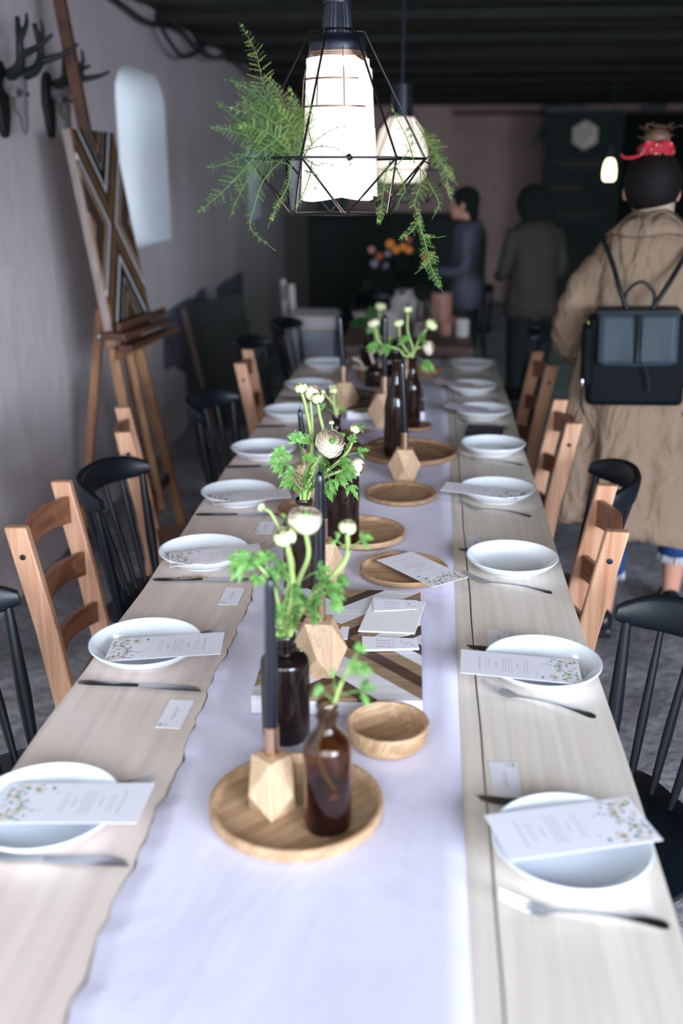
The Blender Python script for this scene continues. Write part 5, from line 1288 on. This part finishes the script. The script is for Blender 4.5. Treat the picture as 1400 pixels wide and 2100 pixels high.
# ---- woman in beige coat
def woman():
    ox, oy = .715, 3.56; fwd = V((.10, 1, 0)).normalized(); rt = V((fwd.y, -fwd.x, 0))
    r = thing('person', 'woman seen from behind in a beige trench coat, jeans and a red hair scarf', 'person', (ox, oy, 0))
    L = lambda x, y, z: rt*x+fwd*y+V((0, 0, z))
    g = MB()
    g.ell(L(0, 0, 1.26), (.15, .09, .15)); g.ell(L(0, 0, 1.08), (.135, .095, .18)); g.ell(L(0, 0, .90), (.165, .115, .14))
    g.tube([L(0, .0, 1.36), L(.005, .012, 1.50)], [.052, .048], 14); head(g, L(-.008, .035, 1.535), (rt*.1+fwd), 1.08)
    for s in (-1, 1): g.tube([L(s*.02, 0, 1.37), L(s*.13, 0, 1.325), L(s*.16, 0, 1.29)], [.035, .04, .04], 12)
    for s, pts in ((-1, [L(-.165, 0, 1.29), L(-.215, -.01, 1.08), L(-.15, .20, .98), L(-.11, .25, 1.0)]), (1, [L(.165, 0, 1.29), L(.215, -.01, 1.08), L(.14, .20, .98), L(.10, .25, 1.0)])):
        g.tube(pts[:3], [.040, .035, .026], 12); hand(g, pts[2], pts[3]-pts[2], (0, 0, -1), s, .5)
    feet = [(-.06, -.10), (.20, .13)]
    for s, (fx, fy) in zip((-1, 1), feet):
        g.tube([L(s*.08, 0, .86), L(s*.05+fx*.5, fy*.5+.01, .48), L(fx, fy-.02, .28), L(fx, fy, .085)], [.085, .055, .048, .032], 14)
        g.ell(L(fx, fy, .06), (.034, .045, .045)); g.tube([L(fx, fy, .05), L(fx, fy+.12, .03)], [.036, .028], 10)
    g.build('body', M['skin'], r, remesh=.006, smoothit=4, angle=180)
    # jeans
    for s, (fx, fy) in zip((-1, 1), feet):
        rings = []
        for i, (p, a_) in enumerate([(L(s*.082, 0, .86), .092), (L(s*.09, fy*.3, .68), .078), (L(s*.05+fx*.5, fy*.55, .48), .068), (L(fx, fy-.015, .30), .061), (L(fx, fy-.01, .235), .060)]):
            rings.append(ringpts(p, a_, a_, 24, fwd, .0015, i, 5))
        g = MB(); g.loft(rings); j = g.build('jeans_leg', M['jeans'], r, angle=180)
        h = MB(); rnd = random.Random(5)
        for k in range(90):
            a = rnd.uniform(0, 2*PI); p = rings[-1][0]; cc = L(fx, fy-.01, .237); q = cc+V((math.cos(a)*.060, math.sin(a)*.060, 0)); e = q+V((math.cos(a)*.004, math.sin(a)*.004, -rnd.uniform(.008, .026)))
            h.tube([q+V((0, 0, .004)), e], [.0022, .001], 4)
        h.build('frayed_hem', M['fray'], j)
        # shoes
        sh = MB(); sh.ell(L(fx, fy+.045, .038), (.040, .105, .030), Matrix((rt, fwd, V((0, 0, 1)))).transposed()); sh.ell(L(fx, fy-.03, .055), (.036, .045, .048), Matrix((rt, fwd, V((0, 0, 1)))).transposed())
        sh.box(L(fx, fy-.045, .015), (.055, .05, .03)); sh.build('shoe', M['shoe'], r, remesh=.006, smoothit=3, angle=180)
    # trench coat loft
    prof = [(1.425, .064, .070, -.0), (1.412, .085, .080, 0), (1.395, .118, .095, 0), (1.372, .152, .108, 0), (1.34, .178, .118, 0), (1.28, .195, .125, 0), (1.18, .195, .128, 0), (1.05, .190, .130, 0), (.95, .210, .135, 0),
            (.85, .225, .142, 0), (.70, .240, .155, 0), (.55, .250, .165, 0), (.42, .252, .172, 0), (.355, .250, .175, 0)]
    rings = []; n = 72
    for i, (z, a_, b2_, dx) in enumerate(prof):
        wob = .003+max(0, (1.2-z))*.036
        ring = []
        for j in range(n):
            an = 2*PI*j/n; fold = wob*(.55*math.sin(7*an+z*3.0)+.35*math.sin(13*an-z*5)+.25*math.sin(4*an+2))
            fold += .006*math.sin(z*34+3*an)*(1 if z > .8 else .6)
            # back pleat: pinch toward one point below the bag
            px = math.cos(an); back = max(0, -math.sin(an)); fold += -.010*back**8*math.exp(-((z-.62)/.09)**2)
            zz = z+(.05*math.cos(an*1.0+2.6) if z < .5 else 0)*((.5-z)/.15 if z < .5 else 0)
            ring.append(L((a_+fold)*math.cos(an), (b2_+fold)*math.sin(an), zz))
        rings.append(ring)
    g = MB(); g.loft(list(reversed(rings)), caps=False)
    coat = g.build('trench_coat', M['coat'], r, angle=180, solid=.004, sub=1)
    # collar folded down on the back
    g = MB(); rings = []
    for z, a_, b2_ in ((1.448, .066, .070), (1.452, .073, .077), (1.42, .108, .105), (1.385, .148, .124), (1.375, .140, .117), (1.40, .10, .095), (1.42, .07, .07)):
        rings.append([L((a_)*math.cos(2*PI*j/48)*(1+.02*math.sin(5*2*PI*j/48)), (b2_)*math.sin(2*PI*j/48)-.004, z-.012*math.sin(2*PI*j/48)+.006*math.sin(4*2*PI*j/48)) for j in range(48)])
    g.loft(rings, caps=False); g.build('coat_collar', M['coat'], r, angle=180)
    for s in (-1, 1):
        g = MB(); pts = [L(s*.105, 0, 1.315), L(s*.180, -.01, 1.24), L(s*.232, -.02, 1.12), L(s*.240, .0, 1.05), L(s*.215, .08, .99), L(s*.17, .17, .975)]
        cpts = curve(pts, 6); n_ = len(cpts); rad = [(.060, .064, .060, .060, .056, .050)[min(5, int(i/6))]*(1+.07*math.sin(i*1.9)) for i in range(n_)]
        g.tube(cpts, rad, 20); g.build('coat_sleeve', M['coat'], r, angle=180)
        g = MB(); e = pts[-1]; dd = (pts[-1]-pts[-2]).normalized(); g.tube([e-dd*.03, e+dd*.012], [.055, .055], 20); g.build('sleeve_cuff', M['coat'], r, bevel=.004)
    # rib knit roll neck
    g = MB(); rings = []
    for z, a_ in ((1.40, .062), (1.46, .060), (1.51, .060), (1.525, .063), (1.50, .050)):
        rings.append([L(.004+(a_+.0018*(j % 2))*math.cos(2*PI*j/64), .012+(a_+.0018*(j % 2))*math.sin(2*PI*j/64), z) for j in range(64)])
    g.loft(rings, caps=False); g.build('roll_neck', M['knit'], r, angle=180)
    # hair
    hc = L(-.008, .035, 1.535); g = MB(); Rh = Matrix((rt, fwd, V((0, 0, 1)))).transposed()
    g.ell(hc+Rh @ V((0, -.012, .014)), (.093, .106, .106), Rh, 28, 18); g.ell(hc+Rh @ V((0, -.040, -.020)), (.068, .052, .052), Rh, 20, 12)
    hr = g.build('hair', M['hair'], r, remesh=.005, smoothit=2, angle=180)
    g = MB(); g.ell(hc+Rh @ V((.0, -.02, .150)), (.042, .042, .030), Rh); rnd = random.Random(3)
    for k in range(40):
        a = rnd.uniform(0, 2*PI); z = rnd.uniform(.12, .18); p = hc+Rh @ V((.036*math.cos(a), -.02+.036*math.sin(a), z))
        g.tube(curve([p, p+V((rnd.gauss(0, .012), rnd.gauss(0, .012), rnd.uniform(0, .02))), p+V((rnd.gauss(0, .022), rnd.gauss(0, .02), rnd.uniform(.0, .03)))], 3), .0009, 4)
    g.build('hair_bun', M['hair_light'], hr, angle=180)
    g = MB(); ct = hc+Rh @ V((0, -.02, .112)); pts = [ct+Rh @ V((.045*math.cos(a), .045*math.sin(a), .008*math.sin(3*a))) for a in [2*PI*k/24 for k in range(25)]]
    g.tube(pts, .015, 10); g.ell(ct+Rh @ V((-.004, -.046, .004)), (.026, .02, .022), Rh)
    for sx in (-1, 1): g.ell(ct+Rh @ V((sx*.028, -.05, .016)), (.022, .010, .014), Rh @ Matrix.Rotation(sx*.5, 3, 'Y'))
    g.tube(curve([ct+Rh @ V((-.035, -.04, -.004)), ct+Rh @ V((-.065, -.045, -.020)), ct+Rh @ V((-.098, -.04, -.022)), ct+Rh @ V((-.112, -.038, -.012))], 5), [.008+.004*math.sin(k*.22) for k in range(16)], 8, flat=.5)
    g.build('red_scarf', M['scarf'], r, angle=180)['label'] = 'red patterned scarf tied round the bun'
    # backpack
    bp = thing('backpack', 'black leather backpack with a grey flap worn by the woman in beige', 'backpack', V((ox, oy, 0))+L(-.03, -.185, .86)); Rb = Matrix((rt, fwd, V((0, 0, 1)))).transposed()
    Rb = Rb @ Matrix.Rotation(-.03, 3, 'Y'); Q = lambda x, y, z: Rb @ V((x, y, z))
    def bxs(name, c, d, mat, bev, par=bp, tp=1.0):
        g = MB(); g.box(Q(*c), d, Rb, 0, tp); return g.build(name, M[mat], par, bevel=bev, seg=4, angle=60)
    bxs('bag_body', (0, -.0, .145), (.305, .115, .29), 'bag', .02)
    bxs('side_pocket', (-.148, -.01, .16), (.045, .09, .20), 'bag', .015); bxs('side_pocket', (.148, -.01, .16), (.045, .09, .20), 'bag', .015)
    bxs('top_edge', (0, -.005, .295), (.26, .10, .03), 'strap', .008)
    fl = MB(); grid = []
    for i in range(9):
        t = i/8; grid.append([Q(-.122+.244*j/10, -.066-.012*math.sin(t*PI/2)-.003*math.cos(j*1.2)*t, .30-.165*t-(.0 if 0 < j < 10 else -.012*(t == 1))) for j in range(11)])
    fl.sheet(grid); f_ = fl.build('flap', M['bag_flap'], bp, solid=.005, angle=180)
    sm = MB(); sm.box(Q(-.006, -.084, .22), (.010, .006, .15), Rb); sm.box(Q(.008, -.084, .22), (.004, .006, .15), Rb); sm.build('flap_seam', M['bag'], f_)
    tg = MB(); tg.tube(curve([Q(.01, -.082, .15), Q(.03, -.08, .12), Q(.042, -.078, .055)], 4), .0035, 6); tg.build('leather_tie', M['strap'], f_)
    for s in (-1, 1):
        st = MB(); pts = [Q(s*.035, -.03, .30), Q(s*.072+.01, -.02, .375), Q(s*.105+.022, .035, .445), Q(s*.13+.028, .085, .492), Q(s*.14+.03, .16, .515)]
        c_ = curve(pts, 6); st.tube(c_, .0135, 8, flat=.6); st.build('shoulder_strap', M['strap'], bp, angle=180)
        zt = MB(); zt.ell(Q(s*.165, -.05, .075), (.005, .004, .016), Rb); zt.build('zip_pull', M['metal'], bp)
        tt = MB(); tt.tube(curve([Q(s*.165, -.05, .06), Q(s*.168, -.052, .02), Q(s*.155, -.05, -.03)], 4), .004, 6); tt.build('cord_end', M['strap'], bp)
    hd = MB(); hd.tube(curve([Q(-.045, -.02, .30), Q(-.042, -.04, .36), Q(0, -.05, .395), Q(.042, -.04, .36), Q(.045, -.02, .30)], 6), .0055, 8); hd.build('grab_handle', M['strap'], bp, angle=180)
    tgx = MB(); tgx.box(Q(-.14, -.03, .268), (.03, .03, .008), Rb); tgx.build('lime_tag', M['green_tag'], bp)
woman()

def far_person(ox, oy, H, fwd, top_mat, low_mat, hair_mat, label, arms, bob=False, skirt=False):
    fwd = V(fwd).normalized(); rt = V((fwd.y, -fwd.x, 0)); k = H/1.63
    r = thing('person', label, 'person', (ox, oy, 0)); L = lambda x, y, z: (rt*x+fwd*y+V((0, 0, z)))*k
    Rm = Matrix((rt, fwd, V((0, 0, 1)))).transposed()
    g = MB(); g.ell(L(0, 0, 1.24), (.14*k, .085*k, .15*k), Rm); g.ell(L(0, 0, 1.06), (.125*k, .09*k, .18*k), Rm); g.ell(L(0, 0, .90), (.155*k, .11*k, .14*k), Rm)
    g.tube([L(0, 0, 1.36), L(0, .03, 1.47)], [.05*k, .045*k], 12); head(g, L(0, .045, 1.525), fwd, k)
    for s in (-1, 1):
        g.tube([L(0, 0, 1.35), L(s*.14, 0, 1.29)], [.035*k, .04*k], 10)
        el = L(s*.22, .02, 1.08); wr = L(s*arms[0], arms[1], arms[2]); g.tube([L(s*.15, 0, 1.28), el, wr], [.044*k, .036*k, .024*k], 10); hand(g, wr, (wr-el), (0, 0, -1), s, .5)
        g.tube([L(s*.08, 0, .86), L(s*.09, 0, .48), L(s*.09, -.01, .08)], [.08*k, .054*k, .034*k], 12); g.ell(L(s*.09, .05, .035), (.035*k, .10*k, .03*k), Rm)
    g.build('body', M['skin'], r, remesh=.009, smoothit=4, angle=180)
    rings = []
    for i, (z, a_, b_) in enumerate([(.80, .19, .14), (.90, .185, .135), (1.0, .17, .125), (1.12, .165, .12), (1.25, .185, .122), (1.33, .19, .115), (1.385, .12, .085), (1.41, .065, .065)]):
        rings.append([L((a_+.006*math.sin(6*t+z*9))*math.cos(t), (b_+.006*math.sin(5*t+z*7))*math.sin(t), z) for t in [2*PI*j/40 for j in range(40)]])
    g = MB(); g.loft(rings, caps=False); g.build('shirt', M[top_mat], r, angle=180, solid=.004)
    for s in (-1, 1):
        el = L(s*.225, .02, 1.08); wr = L(s*arms[0], arms[1], arms[2]); g = MB(); c_ = curve([L(s*.15, 0, 1.34), L(s*.19, 0, 1.24), el, el.lerp(wr, .85)], 6)
        g.tube(c_, [(.058-.0012*i)*k for i in range(len(c_))], 14); g.build('sleeve', M[top_mat], r, angle=180)
        g = MB(); g.tube([L(s*.075, 0, .88), L(s*.09, 0, .48), L(s*.09, -.01, .10)], [.098*k, .072*k, .06*k], 16); g.build('trouser_leg', M[low_mat], r, angle=180)
        g = MB(); g.ell(L(s*.09, .045, .04), (.042*k, .125*k, .042*k), Rm); g.build('shoe', M['shoe'], r)
    hc = L(0, .045, 1.525); g = MB()
    if bob: g.ell(hc+Rm @ V((0, -.02, -.01)), (.118*k, .118*k, .122*k), Rm, 24, 16); g.ell(hc+Rm @ V((0, -.035, -.06)), (.112*k, .09*k, .085*k), Rm, 24, 14)
    else: g.ell(hc+Rm @ V((0, -.014, .014)), (.086*k, .10*k, .10*k), Rm, 24, 16); g.ell(hc+Rm @ V((0, -.06, -.05)), (.062*k, .045*k, .09*k), Rm)
    g.build('hair', M[hair_mat], r, remesh=.006, smoothit=2, angle=180)
far_person(.615, 6.5, 1.52, (-.5, .85, 0), 'shirt_dark', 'black_cloth', 'hair_black', 'person with dark bobbed hair and a taupe shirt standing by the far table', (.10, .24, 1.05), True)
far_person(.235, 7.0, 1.50, (-.95, .1, 0), 'shirt_blue', 'black_cloth', 'hair_black', 'person in a grey-blue shirt turned left behind the far flowers', (.12, .26, 1.05))

# ================================================================ SECOND TABLE AND ITS THINGS
t2 = thing('dining_table', 'second wooden table in the shade beyond the long dining table', 'table', (-.12, 5.95, 0))
g = MB(); g.box((0, 0, .725), (.68, 1.55, .05)); g.build('tabletop', M['table_far'], t2, bevel=.005)
for sx in (-1, 1):
    for sy in (-1, 1): g = MB(); g.box((sx*.29, sy*.70, .35), (.06, .06, .70)); g.build('leg', M['table_far'], t2, bevel=.004)
def jar(name, px, py, Y, r, h, mat, label, cat, z=.75):
    p = ony(px, py, Y); g = MB(); g.lathe([(0, 0), (r*.9, 0), (r, .006), (r, h), (r-.004, h), (r-.005, .01), (0, .008)], seg=28); return tag(g.build(name, M[mat], loc=(p.x, Y, z+.0005)), label, cat)
jar('canister', 803, 650, 5.42, .048, .145, 'white_paint', 'white cylindrical canister on the second table', 'canister')
jar('mug', 948, 665, 5.55, .036, .09, 'white_paint', 'small white mug near the right edge of the second table', 'mug')
jar('glass_jar', 880, 630, 5.75, .055, .16, 'clear', 'clear glass jar in the middle of the second table', 'jar')
jar('glass_jar', 905, 612, 6.0, .06, .18, 'peach', 'dusty peach glass jar right of the flower arrangement', 'jar')
jar('candle_cup', 915, 660, 5.6, .034, .07, 'peach', 'small pink candle cup in front of the white mug', 'candle cup')
jar('tumbler', 862, 660, 5.5, .034, .09, 'clear', 'clear tumbler beside the white canister', 'glass')
g = MB(); g.box((0, 0, .01), (.26, .18, .02)); a = onz(720, 640, .75); tag(g.build('paper_stack', M['pink_card'], loc=(-.34, 6.35, .7505), rot=(0, 0, .2)), 'pale papers at the far left corner of the second table', 'papers')
g = MB(); g.box((0, 0, .02), (.16, .10, .04)); tag(g.build('red_box', M['rust'], loc=(.06, 6.1, .7505)), 'low reddish box behind the white mug on the second table', 'box')
vz = thing('flower_arrangement', 'large dark bouquet with orange and lilac flowers on the second table', 'bouquet', (-.16, 6.15, .7505))
g = MB(); g.lathe([(0, 0), (.06, 0), (.075, .02), (.08, .12), (.05, .16), (.055, .18), (.05, .18), (.045, .16), (0, .15)], seg=28); g.build('vase', M['white_paint'], vz)
random.seed(21); g = MB()
for k in range(230):
    a = random.uniform(0, 2*PI); e = random.uniform(-.3, 1.5); d = V((math.cos(a)*math.cos(e)*1.15, math.sin(a)*math.cos(e), math.sin(e)*.95)); d0 = V((0, 0, .22)); p = d0+d*random.uniform(.08, .20)
    leaf_mesh(g, d0+d*.03, p, (random.gauss(0, .4), -.5, .8), .055, random, 3, random.choice([0, 0, 1]))
g.build('foliage', [M['bouquet_leaf'], M['black_cloth']], vz, angle=180)
for i, (px, py, r_, mt) in enumerate([(800, 500, .030, 'orange'), (812, 512, .026, 'orange'), (826, 506, .024, 'orange'), (762, 512, .024, 'peach'), (778, 525, .026, 'rust'), (768, 540, .028, 'lilac'), (790, 545, .022, 'lilac'), (838, 492, .022, 'rust'), (838, 512, .026, 'orange'), (872, 526, .026, 'rust'), (795, 520, .022, 'lilac')]):
    p = ony(px, py, 6.0)-V((-.16, 6.15, .7505)); g = MB(); rnd = random.Random(i)
    for k in range(12):
        a = 2*PI*k/12; d = V((math.cos(a), -.35, math.sin(a))).normalized(); s_ = V((-math.sin(a), 0, math.cos(a))); g.add([p, p+d*r_*.6+s_*r_*.25, p+d*r_, p+d*r_*.6-s_*r_*.25], [(0, 1, 2, 3)])
    g.ell(p, (r_*.45,)*3, seg=10, rings=6); g.build('flower_head', M[mt], vz, angle=180)

# banner
b = thing('roll_up_banner', 'tall black banner with a pale hexagon logo standing by the back wall', 'banner', (1.60, 12.0, 0))
g = MB(); g.box((0, 0, 1.13), (.84, .012, 2.22)); g.build('banner_cloth', M['banner'], b)
g = MB(); g.box((0, 0, .02), (.9, .12, .04)); g.box((0, 0, 2.245), (.86, .02, .02)); g.build('banner_frame', M['lamp_black'], b)
g = MB(); g.prism([(.152*math.sin(PI/3*k), .152*math.cos(PI/3*k)) for k in range(6)], 0, .004, T=lambda p: V((p.x+.01, -.008-p.z, p.y+1.985))); hx = g.build('hexagon_logo', M['banner_print'], b)
g = MB()
for q in ((-.05, .03), (0, -.02), (.045, .02)): g.bar((q[0]+.01-.02, -.0135, 1.985+q[1]-.045), (q[0]+.01+.02, -.0135, 1.985+q[1]+.045), .008, .002, (0, 1, 0))
g.build('logo_strokes', M['banner_faint'], hx)
g = MB(); rnd = random.Random(31)
for (zc, hh, x0, x1, n_) in ((1.705, .045, -.30, .26, 14), (1.66, .012, -.2, .2, 12), (1.44, .05, -.30, .02, 8), (1.17, .05, -.24, .24, 9), (1.12, .04, -.10, .05, 4)):
    for k in range(n_):
        x = x0+(x1-x0)*(k+.5)/n_; w_ = (x1-x0)/n_*.6; g.bar((x-w_/2, -.0075, zc-hh/2), (x-w_/2, -.0075, zc+hh/2), .010, .002, (0, 1, 0)); g.bar((x-w_/2, -.0075, zc+rnd.uniform(-.3, .5)*hh), (x+w_/2, -.0075, zc+rnd.uniform(-.5, .5)*hh), .010, .002, (0, 1, 0))
g.build('banner_lettering', M['banner_faint'], b)

# dark cupboard in the shadows behind the flowers
cb = thing('cupboard', 'low black cupboard in the deep shade behind the far flowers', 'cupboard', (-.42, 10.2, 0))
g = MB(); g.box((0, 0, .62), (1.5, .5, 1.16)); g.build('body', M['banner'], cb, bevel=.01)
g = MB(); g.box((0, 0, 1.215), (1.56, .56, .03)); g.build('top', M['banner'], cb, bevel=.006)
for sx in (-1, 1):
    g = MB(); g.box((sx*.37, -.262, .62), (.70, .022, 1.06)); d_ = g.build('door', M['banner'], cb, bevel=.004)
    g = MB(); g.tube([(sx*.07, -.30, .70), (sx*.07, -.275, .70)], .014, 10); g.build('knob', M['lamp_black'], d_)
g = MB(); g.box((0, 0, .02), (1.4, .44, .04)); g.build('plinth', M['banner'], cb)
